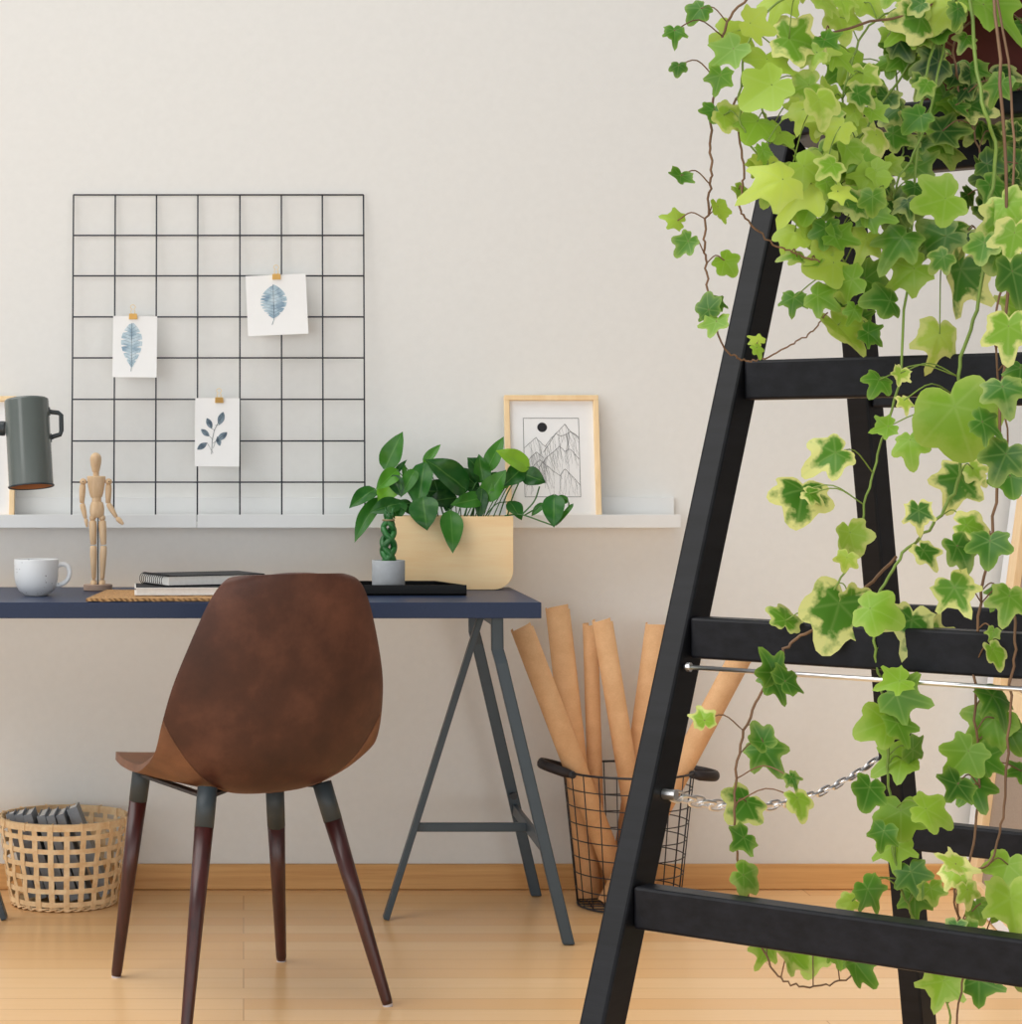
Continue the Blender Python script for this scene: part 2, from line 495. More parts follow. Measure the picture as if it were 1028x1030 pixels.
def flat_poly(b, pts, f, ben, off=0.0008):
    c = (sum(p[0] for p in pts) / len(pts), sum(p[1] for p in pts) / len(pts))
    cv = b.bm.verts.new(f(c[0], c[1], ben(*c) + off))
    vs = [b.bm.verts.new(f(u, v, ben(u, v) + off)) for u, v in pts]
    for i in range(len(vs)): b.face([cv, vs[i], vs[(i + 1) % len(vs)]])
def flat_line(b, pts, w, f, ben, off=0.0011):
    for (u0, v0), (u1, v1) in zip(pts, pts[1:]):
        dx, dy = u1 - u0, v1 - v0; L = math.hypot(dx, dy) or 1
        nx, ny = -dy / L * w / 2, dx / L * w / 2
        q = [(u0 + nx, v0 + ny), (u1 + nx, v1 + ny), (u1 - nx, v1 - ny), (u0 - nx, v0 - ny)]
        b.face([b.bm.verts.new(f(u, v, ben(u, v) + off)) for u, v in q])
def clip(cx, cy, ang, label):
    f = card_frame(cx, cy, ang)
    t = thing('binder_clip', f(0, 2, 0.004), label, 'binder clip', 'brass clips on the wire grid')
    prof = [(-3.9, -2.6), (3.9, -2.6), (4.3, 2.8), (-4.3, 2.8)]
    b = MB().prism(prof, lambda u, v: f(u, v, -0.003), lambda u, v: f(u * (1 - 0.0), v, 0.004 if v > 0 else 0.009))
    b.build('clip_body', M['brass'], t, bevel=0.0006)
    for off in (0.006,):
        for s in (0.0,):
            path = [(-1.6, -2.6), (-2.2, -5), (-1.0, -7), (-2.6, -8.6), (-1.6, -11), (1.2, -11), (2.4, -8.6), (0.9, -7), (2.0, -5), (1.5, -2.6)]
            MB().tube(smooth_path([f(u, v, off + 0.002) for u, v in path], 3), 0.0007, 6).build('wire_handle', M['brass'], t, smooth=True)

t, f, ben = card(135.7, 349, 44, 62, 0.5, 'small white card with a tall slender blue leaf, leftmost of three cards')
b = MB()
def feather(y): # half width of the long leaf
    s = (y + 25) / 46.0
    return 10.0 * max(0.0, math.sin(math.pi * min(1, max(0, s)) ** 0.8)) * (1.0 if s < .9 else .8) + 0.6
notch = {9: .45, 16: .5, 22: .4, 28: .5, 34: .55}
R = []; Lf = []
for i in range(41):
    y = -24 + 44 * i / 40.0
    w = feather(y) * (notch.get(i, 1.0))
    w2 = feather(y) * (notch.get(i + 2, 1.0))
    R.append((-3.5 + w + i * 0.02, y)); Lf.append((-3.5 - w2 + i * 0.02, y + 1.0))
pts = R + Lf[::-1]
for i in range(40):
    q = [R[i], R[i + 1], Lf[i + 1], Lf[i]]
    b.face([b.bm.verts.new(f(u, v, ben(u, v) + .0008)) for u, v in q])
b.build('leaf_print', M['water'], t)
b = MB(); flat_line(b, [(-3.2, -24), (-3.4, 0), (-3.0, 20), (-3.6, 25)], 0.5, f, ben)
for i in range(4, 38, 3):
    y = -24 + 1.1 * i
    flat_line(b, [(-3.3, y + 2), (-3.3 + feather(y) * .8, y - 1)], .22, f, ben); flat_line(b, [(-3.3, y + 2.5), (-3.3 - feather(y) * .8, y - .5)], .22, f, ben)
b.build('leaf_veins', M['water2'], t)
clip(134.0, 318.5, 0, 'brass binder clip holding the tall slender leaf card')

t, f, ben = card(278.5, 307, 60, 61, -2.5, 'white square card with a broad notched blue leaf, highest of three cards')
b = MB()
R = []; Lf = []
for i in range(41):
    s = i / 40.0; y = -21 + 34 * s
    w = 13.2 * (math.sin(math.pi * s ** 0.95) ** 0.75 if 0 < s < 1 else 0)
    if i in (14, 21, 28, 34): w *= .62
    w2 = w if i not in (11, 18, 25, 32) else w * .65
    R.append((-3.0 + w, y)); Lf.append((-3.0 - w2, y + 1))
for i in range(40):
    q = [R[i], R[i + 1], Lf[i + 1], Lf[i]]
    b.face([b.bm.verts.new(f(u, v, ben(u, v) + .0008)) for u, v in q])
b.build('leaf_print', M['water'], t)
b = MB(); flat_line(b, [(-3, -21), (-3.2, 0), (-3.4, 14), (-5.6, 20)], 0.55, f, ben)
for i in range(6, 38, 4):
    s = i / 40; y = -21 + 34 * s; w = 13 * math.sin(math.pi * s) ** .8
    flat_line(b, [(-3.1, y + 3), (-3 + w * .85, y - .5)], .25, f, ben); flat_line(b, [(-3.1, y + 3), (-3 - w * .85, y)], .25, f, ben)
b.build('leaf_veins', M['water2'], t)
clip(278.0, 278.5, -1, 'brass binder clip holding the broad notched leaf card')

t, f, ben = card(218.5, 435, 44.5, 69, 0.4, 'white card with a six leaf dark sprig, lowest of three cards')
b = MB(); vb = MB()
flat_line(vb, [(-5.5, 22), (-5, 8), (-3, -2), (3, -14)], .5, f, ben)
for (cx, cy, L, ang) in ((3.8, -14, 14, 72), (-8, -9, 12, 115), (-12, 0.5, 11, 140), (-15, 14, 12, 215), (5, 4, 13, 40), (1.5, 9, 10, 285)):
    a = math.radians(ang); ux, uy = math.cos(a), -math.sin(a)
    poly = []
    for i in range(13):
        s = i / 12; w = 0.24 * L * math.sin(math.pi * s) ** .8 if 0 < s < 1 else 0
        poly.append((cx + ux * L * (s - .5) - uy * w, cy + uy * L * (s - .5) + ux * w))
    for i in range(11, 0, -1):
        s = i / 12; w = 0.24 * L * math.sin(math.pi * s) ** .8
        poly.append((cx + ux * L * (s - .5) + uy * w, cy + uy * L * (s - .5) - ux * w))
    flat_poly(b, poly, f, ben)
    flat_line(vb, [(cx - ux * L * .5, cy - uy * L * .5), (cx + ux * L * .45, cy + uy * L * .45)], .35, f, ben)
    flat_line(vb, [(cx - ux * L * .5, cy - uy * L * .5), (-4 if cy > 0 else -2, cy + 7)], .3, f, ben)
b.build('leaf_print', M['water2'], t); vb.build('sprig_stem', M['slate'], t)
clip(220.5, 402.5, 0, 'brass binder clip holding the dark sprig card')

# ------------------------------------------------------------------ framed pictures on the ledge
def picture(x0, x1, ytop, label, drawing):
    """frame standing on the ledge board, leaning back; x in px at the foot"""
    Yb, Yt = 5.365, 5.423
    zb = LT + 0.001; ztp = H - (ytop - HY) / F * Yt
    X0, X1 = (x0 - VX) / F * Yt, (x1 - VX) / F * Yt
    hgt = math.hypot(ztp - zb, Yt - Yb); w = X1 - X0
    up = Vector((0, Yt - Yb, ztp - zb)).normalized(); rt = Vector((1, 0, 0)); n = Vector((0, -up.z, up.y))
    o = Vector((X0, Yb, zb))
    def f(u, v, off=0.0): return o + rt * u + up * v + n * off
    t = thing('framed_picture', f(w / 2, 0), label, 'picture', 'wood framed pictures on the ledge')
    fw, fd = 0.0125, 0.014
    b = MB()
    for (u0, v0, u1, v1) in ((0, 0, w, fw), (0, hgt - fw, w, hgt), (0, fw, fw, hgt - fw), (w - fw, fw, w, hgt - fw)):
        poly = [(u0, v0), (u1, v0), (u1, v1), (u0, v1)]
        b.prism(poly, lambda u, v: f(u, v, -0.003), lambda u, v: f(u, v, fd))
    b.build('frame', M['pine'], t, bevel=0.0015)
    MB().prism([(fw * .6, fw * .6), (w - fw * .6, fw * .6), (w - fw * .6, hgt - fw * .6), (fw * .6, hgt - fw * .6)],
               lambda u, v: f(u, v, 0.0), lambda u, v: f(u, v, 0.003)).build('print_sheet', M['mat'], t)
    if drawing: drawing(t, f, w, hgt)
    return t
def mountains(t, f, w, h):
    f2 = lambda u, v, off: f(u, v, 0.0036 + off)
    nb = lambda u, v: 0.0
    rnd = random.Random(3)
    # px of the photo -> panel coordinates
    X0 = 506.5
    s = w / (601 - 506.5)
    def q(px, py): return ((px - X0) * s, h - (py - 398.5) * s * 1.0)
    b = MB()
    fr = [q(525.5, 421.5), q(581, 421.5), q(581, 501.5), q(525.5, 501.5), q(525.5, 421.5)]
    flat_line(b, fr, 0.0011, f2, nb, 0)
    b.build('drawn_border', M['ink'], t)
    b = MB()
    mc = q(544.3, 430.8)
    flat_poly(b, [(mc[0] + .0118 * math.cos(a * .2618), mc[1] + .0118 * math.sin(a * .2618)) for a in range(24)], f2, nb, 0)
    b.build('drawn_moon', M['ink'], t)
    b = MB(); lo = MB()
    ridges = [[(526, 452), (531, 447), (538, 441.5), (543, 447), (547, 450), (553, 442), (559, 436), (564, 431), (567, 427.5), (571, 433), (575, 437), (581, 441)],
              [(545, 456), (553, 444), (558, 437), (563, 440), (568, 438), (573, 435), (578, 438), (581, 443)],
              [(540, 472), (548, 461), (556, 455), (561, 450), (566, 455), (572, 453), (577, 459), (581, 463)],
              [(527, 480), (534, 471), (541, 463.5), (548, 470), (556, 477), (561, 480), (566, 473), (572, 479), (581, 490)],
              [(526, 470), (533, 460), (538, 456), (545, 462)]]
    def inter(r, x):
        for (a, ya), (c, yc) in zip(r, r[1:]):
            if a <= x <= c: return ya + (yc - ya) * (x - a) / (c - a + 1e-9)
        return None
    for r in ridges:
        jag = []
        for (a, ya), (c, yc) in zip(r, r[1:]):
            for k in range(3):
                jag.append((a + (c - a) * k / 3, ya + (yc - ya) * k / 3 + rnd.uniform(-.5, .5)))
        jag.append(r[-1])
        flat_line(b, [q(*p) for p in jag], 0.0009, f2, nb, 0)
    for i in range(110):
        r = ridges[i % 5]
        x = rnd.uniform(r[0][0], r[-1][0]); y = inter(r, x)
        pts = [(x, y)]; L = rnd.uniform(12, 30); st = rnd.uniform(-.5, .9)
        while y < min(500, pts[0][1] + L):
            y += 2.5; x += st + rnd.uniform(-.9, .9)
            if not 526 < x < 580.5: break
            pts.append((x, min(y, 501)))
        if len(pts) > 1: flat_line(lo, [q(*p) for p in pts], 0.00042, f2, nb, 0)
    b.build('drawn_ridges', M['ink'], t); lo.build('drawn_slopes', M['inkgrey'], t)
picture(506.5, 601, 398.5, 'light wood frame with an ink drawing of mountains under a dark moon', mountains)
picture(-90, 17, 399.5, 'light wood frame with a blank white sheet, half hidden behind the grey lamp', None)

# ------------------------------------------------------------------ desk lamp
LYD = 4.97
lp = P(-60, 600, LYD); lp.z = DZ
t = thing('desk_lamp', lp, 'grey cylinder desk lamp with a dark side handle above the cup', 'lamp')
top, bot = P(26.5, 401.5, LYD), P(32.5, 489, LYD)
bot = bot + Vector((0, -0.026, 0))
ax = (bot - top); L = ax.length; Rm = rot_to(-ax)
r = 22.3 / F * LYD
MB().lathe(bot, [(r, 0), (r, L * .97), (r * .985, L * .99), (r * .93, L), (0, L)], 48, Rm).build('shade', M['lamp'], t, smooth=True).data.polygons
b = MB().lathe(bot, [(r, -.0002), (r - .003, 0), (r - .003, L * .9), (0, L * .9)], 48, Rm); b.build('lining', M['copper_glow'], t, smooth=True)
MB().tube([bot + Rm @ Vector((r * math.cos(a * .1963), r * math.sin(a * .1963), 0)) for a in range(32)], .0022, 6, closed=True).build('rim', M['lampdark'], t, smooth=True)
bl = MB().lathe(bot + Rm @ Vector((0, 0, .03)), [(0, 0), (.018, .006), (.026, .022), (.02, .042), (.012, .06), (.012, .1), (0, .1)], 20, Rm)
mb = NT('warm_bulb'); mb.color(rgb(255, 236, 205)); mb.b.inputs['Emission Color'].default_value = rgb(255, 190, 120); mb.b.inputs['Emission Strength'].default_value = 1.5
bl.build('bulb', mb.m, t, smooth=True)
hp = [P(47.5, 413, LYD - .0), P(52, 414.5, LYD), P(58.5, 415.2, LYD), P(61.5, 417.5, LYD), P(61.8, 433, LYD), P(60.5, 437, LYD), P(54, 439, LYD), P(49.5, 441, LYD)]
MB().tube(hp, 0.0052, 8).build('handle', M['lampdark'], t, smooth=True)
for (x, y0, y1) in ((48.6, 409.5, 418), (50.2, 436, 445)):
    MB().bar(P(x, y0, LYD), P(x + .4, y1, LYD), .007, .014).build('handle_bracket', M['lampdark'], t, bevel=.001)
j = P(-1, 431, LYD)
MB().tube([j + Vector((-.012, 0, 0)), j + Vector((.014, 0, 0))], .0165, 24).build('joint', M['lampdark'], t, bevel=.002)
el = P(-60, 436, LYD)
MB().tube([j + Vector((-.01, 0, 0)), el], .006, 10).build('arm', M['lampdark'], t, smooth=True)
MB().tube([el + Vector((0, 0, .006)), Vector((el.x, el.y, DZ + .015))], .008, 12).build('stem', M['lampdark'], t, smooth=True)
MB().lathe((el.x, el.y, DZ + .0005), [(0, 0), (.075, 0), (.078, .004), (.076, .014), (.02, .02), (0, .02)], 40).build('base', M['lamp'], t, smooth=True)

# ------------------------------------------------------------------ cup
CY = 5.0
cpos = PZ(36.5, DZ + .0005, CY)
t = thing('coffee_cup', cpos, 'white speckled ceramic cup standing on the left of the desk', 'cup')
r = 22.2 / F * CY; hh = .0815
prof = [(0, .001), (r * .52, .0), (r * .55, .003), (r * .78, .010), (r * .93, .025), (r * .99, .042), (r, hh - .002), (r * .985, hh), (r * .95, hh - .002), (r * .93, .042), (r * .85, .02), (r * .6, .009), (0, .008)]
MB().lathe(cpos, prof, 48).build('cup_body', M['cup'], t, smooth=True)
def cp(px, py): return P(px, py, CY)
MB().tube(smooth_path([cp(56.5, 570), cp(63, 567.5), cp(68.5, 570), cp(70, 577), cp(67, 584), cp(61, 588), cp(55, 588.5)], 5), .0042, 10, flat=1.3).build('cup_handle', M['cup'], t, smooth=True)

# ------------------------------------------------------------------ artist mannequin
MY = 5.19
t = thing('artist_mannequin', PZ(98.5, DZ + .0005, MY), 'jointed wooden drawing mannequin standing beside the cup', 'figurine')
def mp(px, py, dy=0.0): return P(px, py, MY + dy)
k = MY / F
def spin(name, px, ys, ws, dy=0.0, depth=1.0, px2=None, mat='manikin'):
    """stack of circular sections from ys[0] down to ys[-1] (px) with widths ws (px)"""
    b = MB(); n = len(ys); pts = []
    rings = []
    for i, (y, w) in enumerate(zip(ys, ws)):
        x = px if px2 is None else px + (px2 - px) * (y - ys[0]) / (ys[-1] - ys[0])
        c = mp(x, y, dy)
        rings.append([b.bm.verts.new(c + Vector((math.cos(a * math.pi / 10) * w / 2 * k, math.sin(a * math.pi / 10) * w / 2 * k * depth, 0))) for a in range(20)])
    for A, B in zip(rings, rings[1:]):
        for j in range(20): b.face([A[j], A[(j + 1) % 20], B[(j + 1) % 20], B[j]])
    b.face(rings[0][::-1]); b.face(rings[-1])
    return b.build(name, M[mat], t, smooth=False, bevel=0.0006).data.polygons.foreach_set('use_smooth', [True] * (20 * (n - 1)) + [False] * 2)
def limb(name, a, b_, ra, rb, mid=1.12):
    pts = [a.lerp(b_, s) for s in (0, .04, .25, .6, .96, 1)]
    rs = [ra * .75, ra, ra * mid, (ra + rb) / 2 * mid, rb, rb * .75]
    MB().tube(pts, [x * k for x in rs], 14).build(name, M['manikin'], t, smooth=True)
def ball(name, c, r_, dep=1.0):
    MB().lathe(c, [(0, -r_ * k)] + [(r_ * k * math.sin(math.pi * i / 10), -r_ * k * math.cos(math.pi * i / 10)) for i in range(1, 10)] + [(0, r_ * k)], 18).build(name, M['manikin'], t, smooth=True)
spin('head', 96.3, [455.2, 455.8, 457.5, 460, 463, 467, 471, 474, 475], [1, 5, 9, 11.3, 11.6, 10.6, 8.8, 7.4, 6.6], depth=1.1)
spin('neck', 96.6, [474.6, 475.2, 478.8, 479.6], [5, 6, 6, 5.6])
spin('chest', 96.9, [478.8, 479.4, 484, 490, 496, 499.5, 500.6], [17.5, 18.8, 18.4, 16.4, 14, 12, 10.5], depth=.72)
spin('waist', 97.2, [500.2, 501, 504.6, 505.4], [8.6, 9.4, 9.4, 8.8], depth=.9)
spin('pelvis', 97.6, [504.8, 505.6, 509, 514, 518, 519.8, 520.6], [11, 12, 14.2, 14.8, 14, 12.5, 11], depth=.8)
for sx, x in ((-1, 83.6), (1, 109.4)):
    ball('shoulder_joint', mp(x, 484.6), 3.5)
    MB().tube([mp(x, 484.4, -.0082), mp(x, 484.4, -.0073)], .0012, 10).build('joint_pin', M['black_metal'], t)
limb('upper_arm', mp(83.2, 487.4), mp(82.4, 506.2), 2.9, 2.4)
limb('forearm', mp(82.6, 506.6), mp(86, 521.4, -.004), 2.6, 1.9)
limb('hand', mp(86.2, 521.6, -.004), mp(87.6, 530.2, -.006), 1.7, 1.1, 1.2)
limb('upper_arm', mp(109.3, 487.4), mp(108.8, 506.4), 3.0, 2.5)
limb('forearm', mp(108.9, 506.6), mp(117, 520.2, -.006), 2.7, 1.9)
limb('hand', mp(117.3, 520.6, -.006), mp(124, 527.4, -.01), 1.8, 1.4, 1.5)
for x, x2, x3 in ((93.3, 93.9, 94.4), (102.7, 104.2, 102.9)):
    ball('hip_joint', mp(x, 520.8), 3.4)
    limb('thigh', mp(x, 523.6), mp(x2, 547.8), 3.9, 3.0, 1.05)
    limb('shin', mp(x2, 549), mp(x3, 582.5), 3.3, 2.2, 1.1)
    a = mp(x3, 585.2, .004)
    b = MB(); b.tube([a + Vector((0, .006, -.001)), a + Vector((0, 0, .001)), a + Vector((0, -.012, -.003)), a + Vector((0, -.024, -.0062))], [.0042, .0072, .0078, .0045], 12, flat=.7)
    b.build('foot', M['manikin'], t, smooth=True)
MB().tube([mp(98.6, 520), PZ(98.6, DZ + .012, MY)], .0014, 8).build('support_rod', M['black_metal'], t)
MB().lathe(PZ(98.6, DZ + .0006, MY), [(0, 0), (.0325, 0), (.0335, .001), (.0335, .0128), (.0325, .0142), (0, .0142)], 40).build('base', M['walnutbase'], t)

# ------------------------------------------------------------------ place mat, notebooks
ma = [Vector((PZ(87, DZ, 4.79).x, 4.775, 0)), Vector((.10, 4.80, 0)), Vector((.11, 5.08, 0)), Vector((PZ(107, DZ, 5.10).x, 5.10, 0))]
b = MB(); N = 14
rows = []
for j in range(N + 1):
    e0 = ma[0].lerp(ma[3], j / N); e1 = ma[1].lerp(ma[2], j / N)
    rows.append([Vector((*(e0.lerp(e1, i / 24)).xy, DZ + .0045 + .0008 * math.sin(i * 2.1) * math.cos(j * 1.7))) for i in range(25)])
b.sheet(rows)
o = b.build('woven_placemat', M['seagrass'], solid=.006, bevel=0)
tag(o, 'brown woven seagrass placemat lying flat under the notebooks', 'placemat')

def book_like(name, label, cat, group, corner, w, d, hgt, z, ang, cover, spiral=False, top=None):
    R_ = Matrix.Rotation(math.radians(ang), 3, 'Z')
    t = thing(name, Vector((corner.x, corner.y, z)), label, cat, group)
    def q(u, v, h_): return Vector((corner.x, corner.y, z)) + R_ @ Vector((u, v, h_))
    cv = .0022
    sh = lambda u0, u1, v0, v1, h0, h1, nm, m: MB().prism([(u0, v0), (u1, v0), (u1, v1), (u0, v1)], lambda u, v: q(u, v, h0), lambda u, v: q(u, v, h1)).build(nm, m, t, bevel=.0005)
    sh(0, w, 0, d, .0, cv, 'back_cover', cover)
    sh(.004, w - .003, .002, d - .002, cv, hgt - cv, 'page_block', M['pages'])
    sh(0, w, .0, d, hgt - cv, hgt, 'front_cover', cover if top is None else M['pages'])
    if top is not None: sh(.003, w - .002, .003, d - .002, hgt, hgt + .0006, 'dark_top_sheet', top)  # thin dark sheet laid over the pale top
    if spiral:
        for i in range(12):
            v = .008 + (d - .016) * i / 11
            pts = [q(.006 + math.cos(a) * .0125 - .004, v, hgt / 2 + math.sin(a) * (hgt / 2 + .0018)) for a in [x * math.pi / 8 for x in range(16)]]
            b = MB().tube(pts, .0009, 5, closed=True)
            b.build('wire_ring', M['wirelid'], t, smooth=True)
    return t
zp = DZ + .009
c0 = PZ(135.5, 0, 4.86); c0 = Vector((c0.x, 4.86, 0))
book_like('notebook', 'slim white edged notebook lying on the woven placemat under the spiral one', 'notebook', None, c0, .235, .17, .0165, zp, 3.0, M['pages'], top=M['blackcover'])
M['pages']
c1 = Vector((PZ(168, 0, 4.885).x, 4.885, 0))
book_like('spiral_notebook', 'black spiral bound notebook lying on top of the white edged one', 'notebook', None, c1, .235, .145, .0235, zp + .0178, 24.0, M['blackcover'], spiral=True)

# ------------------------------------------------------------------ tray and braided plant
TY = 5.075
tp = [(.4985, 4.995), (.446, 5.17), (.20, 5.17), (.148, 4.995)]
t = thing('serving_tray', (.323, 5.08, DZ + .0005), 'black lacquered tray with angled ends under the grey pot', 'tray')
MB().prism(tp, lambda x, y: Vector((x, y, DZ + .0006)), lambda x, y: Vector((x, y, DZ + .0045))).build('tray_bottom', M['tray'], t)
b = MB(); c = Vector((.323, 5.085))
for i in range(4):
    p0, p1 = Vector(tp[i]), Vector(tp[(i + 1) % 4])
    i0, i1 = p0 + (c - p0) * .035, p1 + (c - p1) * .035
    q = [(p0, 0), (p1, 0), (i1, 0), (i0, 0)]
    b.prism([tuple(v[0]) for v in q], lambda x, y: Vector((x, y, DZ + .0008)), lambda x, y: Vector((x, y, DZ + .024)))
b.build('tray_rim', M['tray'], t, bevel=.0006)
pp = PZ(390.7, DZ + .005, TY)
t = thing('braided_plant', pp, 'small braided green stalk plant in a round grey concrete pot', 'plant')
r = 16.6 / F * TY; zt_ = H - (563.5 - HY) / F * TY - pp.z
MB().lathe(pp, [(0, 0), (r * .96, 0), (r, .002), (r, zt_ - .001), (r * .985, zt_), (r * .87, zt_), (r * .85, zt_ - .008), (0, zt_ - .008)], 48).build('pot', M['cream_inner'], t, smooth=False, bevel=0)
for p_ in t.children[0].data.polygons: p_.use_smooth = abs(p_.normal.z) < .5
MB().lathe(pp + Vector((0, 0, zt_ - .0085)), [(0, .003), (r * .6, .003), (r * .86, 0)], 24).build('soil', M['soil'], t)
for s in range(5):
    pts = []
    for i in range(31):
        u = i / 30
        a = 2 * math.pi * s / 5 + u * 2.3 * math.pi * (1 if s % 2 else -1)
        R_ = .0142 * (1 - .1 * u) * (1 if u < .8 else 1 - (u - .8) * 3.6)
        R_ *= .82 + .3 * math.sin(u * math.pi)
        pts.append(pp + Vector((R_ * math.cos(a) * .85, R_ * math.sin(a) * .8, zt_ - .006 + u * .104)))
    MB().tube(pts, [.0088 * (1 - .3 * (i / 30)) for i in range(31)], 8).build('stalk', M['stalk'], t, smooth=True)
zb_ = zt_ + .091
MB().tube([pp + Vector((.0125 * math.cos(a * .2618), .0125 * math.sin(a * .2618), zb_)) for a in range(24)], .0022, 6, closed=True).build('twine_band', M['twine'], t, smooth=True)
b = MB(); rnd = random.Random(5)
for i in range(9):
    a = i * .7; q0 = pp + Vector((.006 * math.cos(a), .006 * math.sin(a), zb_))
    b.tube([q0, q0 + Vector((.004 * math.cos(a), .004 * math.sin(a), .012)), q0 + Vector((rnd.uniform(-.01, .01), rnd.uniform(-.006, .006), rnd.uniform(.02, .03)))], [.003, .0026, .0006], 6)
b.build('shoot', M['stalk'], t, smooth=True)

# ------------------------------------------------------------------ leaf builders
class LeafMesh:
    def __init__(s): s.bm = bmesh.new(); s.uv = s.bm.loops.layers.uv.new('UVMap'); s.col = s.bm.verts.layers.float_color.new('lc'); s.uvs = {}
    def v(s, co, uv, col):
        v = s.bm.verts.new(co); v[s.col] = (*col, 1); s.uvs[v] = uv; return v
    def f(s, vs):
        f = s.bm.faces.new(vs); f.smooth = True
        for lp in f.loops: lp[s.uv].uv = s.uvs[lp.vert]
    def build(s, name, mat, parent):
        me = bpy.data.meshes.new(name); s.bm.to_mesh(me); s.bm.free(); me.materials.append(mat)
        o = bpy.data.objects.new(name, me); COL.objects.link(o); o.parent = parent
        o.matrix_parent_inverse = parent.matrix_world.inverted()
        return o

def ovate(lm, base, tip, width, hue, nrm, bend=.12, fold=.25, rnd=random):
    base, tip = Vector(base), Vector(tip); ax = tip - base; L = ax.length; ax.normalize()
    n = (nrm - ax * nrm.dot(ax)).normalized(); sd = ax.cross(n)
    NL, NW = 12, 3
    rows = []
    for i in range(NL + 1):
        s = i / NL
        w = width / 2 * (math.sin(math.pi * s ** .66) ** .8 if 0 < s < 1 else .02)
        if s > .82: w *= 1 - .35 * (s - .82) / .18
        back = -.06 * L * (1 - s) ** 6 if i else 0
        c = base + ax * (s * L) + n * (bend * L * math.sin(math.pi * s) - bend * .6 * L * s * s)
        row = []
        for j in range(-NW, NW + 1):
            q = j / NW
            p = c + sd * (w * q) + n * (-fold * w * (1 - abs(q)) ** 1.0 + .1 * w * math.sin(s * 9 + q * 2)) - ax * (.05 * L * q * q * (1 - s) ** 3)
            row.append(lm.v(p, (s, q), (abs(q), hue, 0)))
        rows.append(row)
    for a, b in zip(rows, rows[1:]):
        for j in range(2 * NW): lm.f([a[j], a[j + 1], b[j + 1], b[j]])

# ------------------------------------------------------------------ pothos in the plywood planter
PY0, PY1 = 5.205, 5.325
sP = F / PY0
def zx(u, v): return (330 + u / 3.545, 380 + v / 3.545)
px0, px1, pyt, pyb = 397.5, 516.3, 519.5, 593.6
xL, xR = (px0 - VX) / sP, (px1 - VX) / sP
zT = H - (pyt - HY) / sP; zB = DZ + .001
t = thing('potted_pothos', ((xL + xR) / 2, (PY0 + PY1) / 2, zB), 'trailing green pothos in a pale plywood planter with rounded corners', 'plant')
rc = .045
poly = [(xL, zT), (xR, zT)]
for i in range(9): a = -i / 8 * math.pi / 2; poly.append((xR - rc + rc * math.cos(a), zB + rc + rc * math.sin(a)))
for i in range(9): a = -math.pi / 2 - i / 8 * math.pi / 2; poly.append((xL + rc + rc * math.cos(a), zB + rc + rc * math.sin(a)))
b = MB()
ins = .007
cx_, cz_ = (xL + xR) / 2, (zT + zB) / 2
def shrink(x, z): return (x + (ins if x < cx_ else -ins), z if z > zT - 1e-6 else z + ins * (1 if z < cz_ else 0))
n = len(poly); inner = [shrink(*p) for p in poly]
# walls of the bent band (open at the top)
def V(b, x, y, z): return b.bm.verts.new(Vector((x, y, z)))
oF = [V(b, x, PY0, z) for x, z in poly]; oB = [V(b, x, PY1, z) for x, z in poly]
iF = [V(b, x, PY0 + ins, z) for x, z in inner]; iB = [V(b, x, PY1 - ins, z) for x, z in inner]
b.face(oF); b.face(oB[::-1]); b.face(iF[::-1]); b.face(iB)
for i in range(1, n):
    j_ = (i + 1) % n
    b.face([oF[i], oF[j_], oB[j_], oB[i]]); b.face([iF[i], iB[i], iB[j_], iF[j_]])
b.face([oF[0], iF[0], iF[1], oF[1]]); b.face([oB[0], oB[1], iB[1], iB[0]])
b.face([oF[0], oB[0], iB[0], iF[0]]); b.face([oF[1], iF[1], iB[1], oB[1]])
b.build('planter_box', M['birch'], t, bevel=.0008)
MB().box((cx_, (PY0 + PY1) / 2, zT - .03), (xR - xL - 2 * ins - .001, PY1 - PY0 - 2 * ins - .001, .03)).build('soil', M['soil'], t)
lm = LeafMesh(); rnd = random.Random(11)
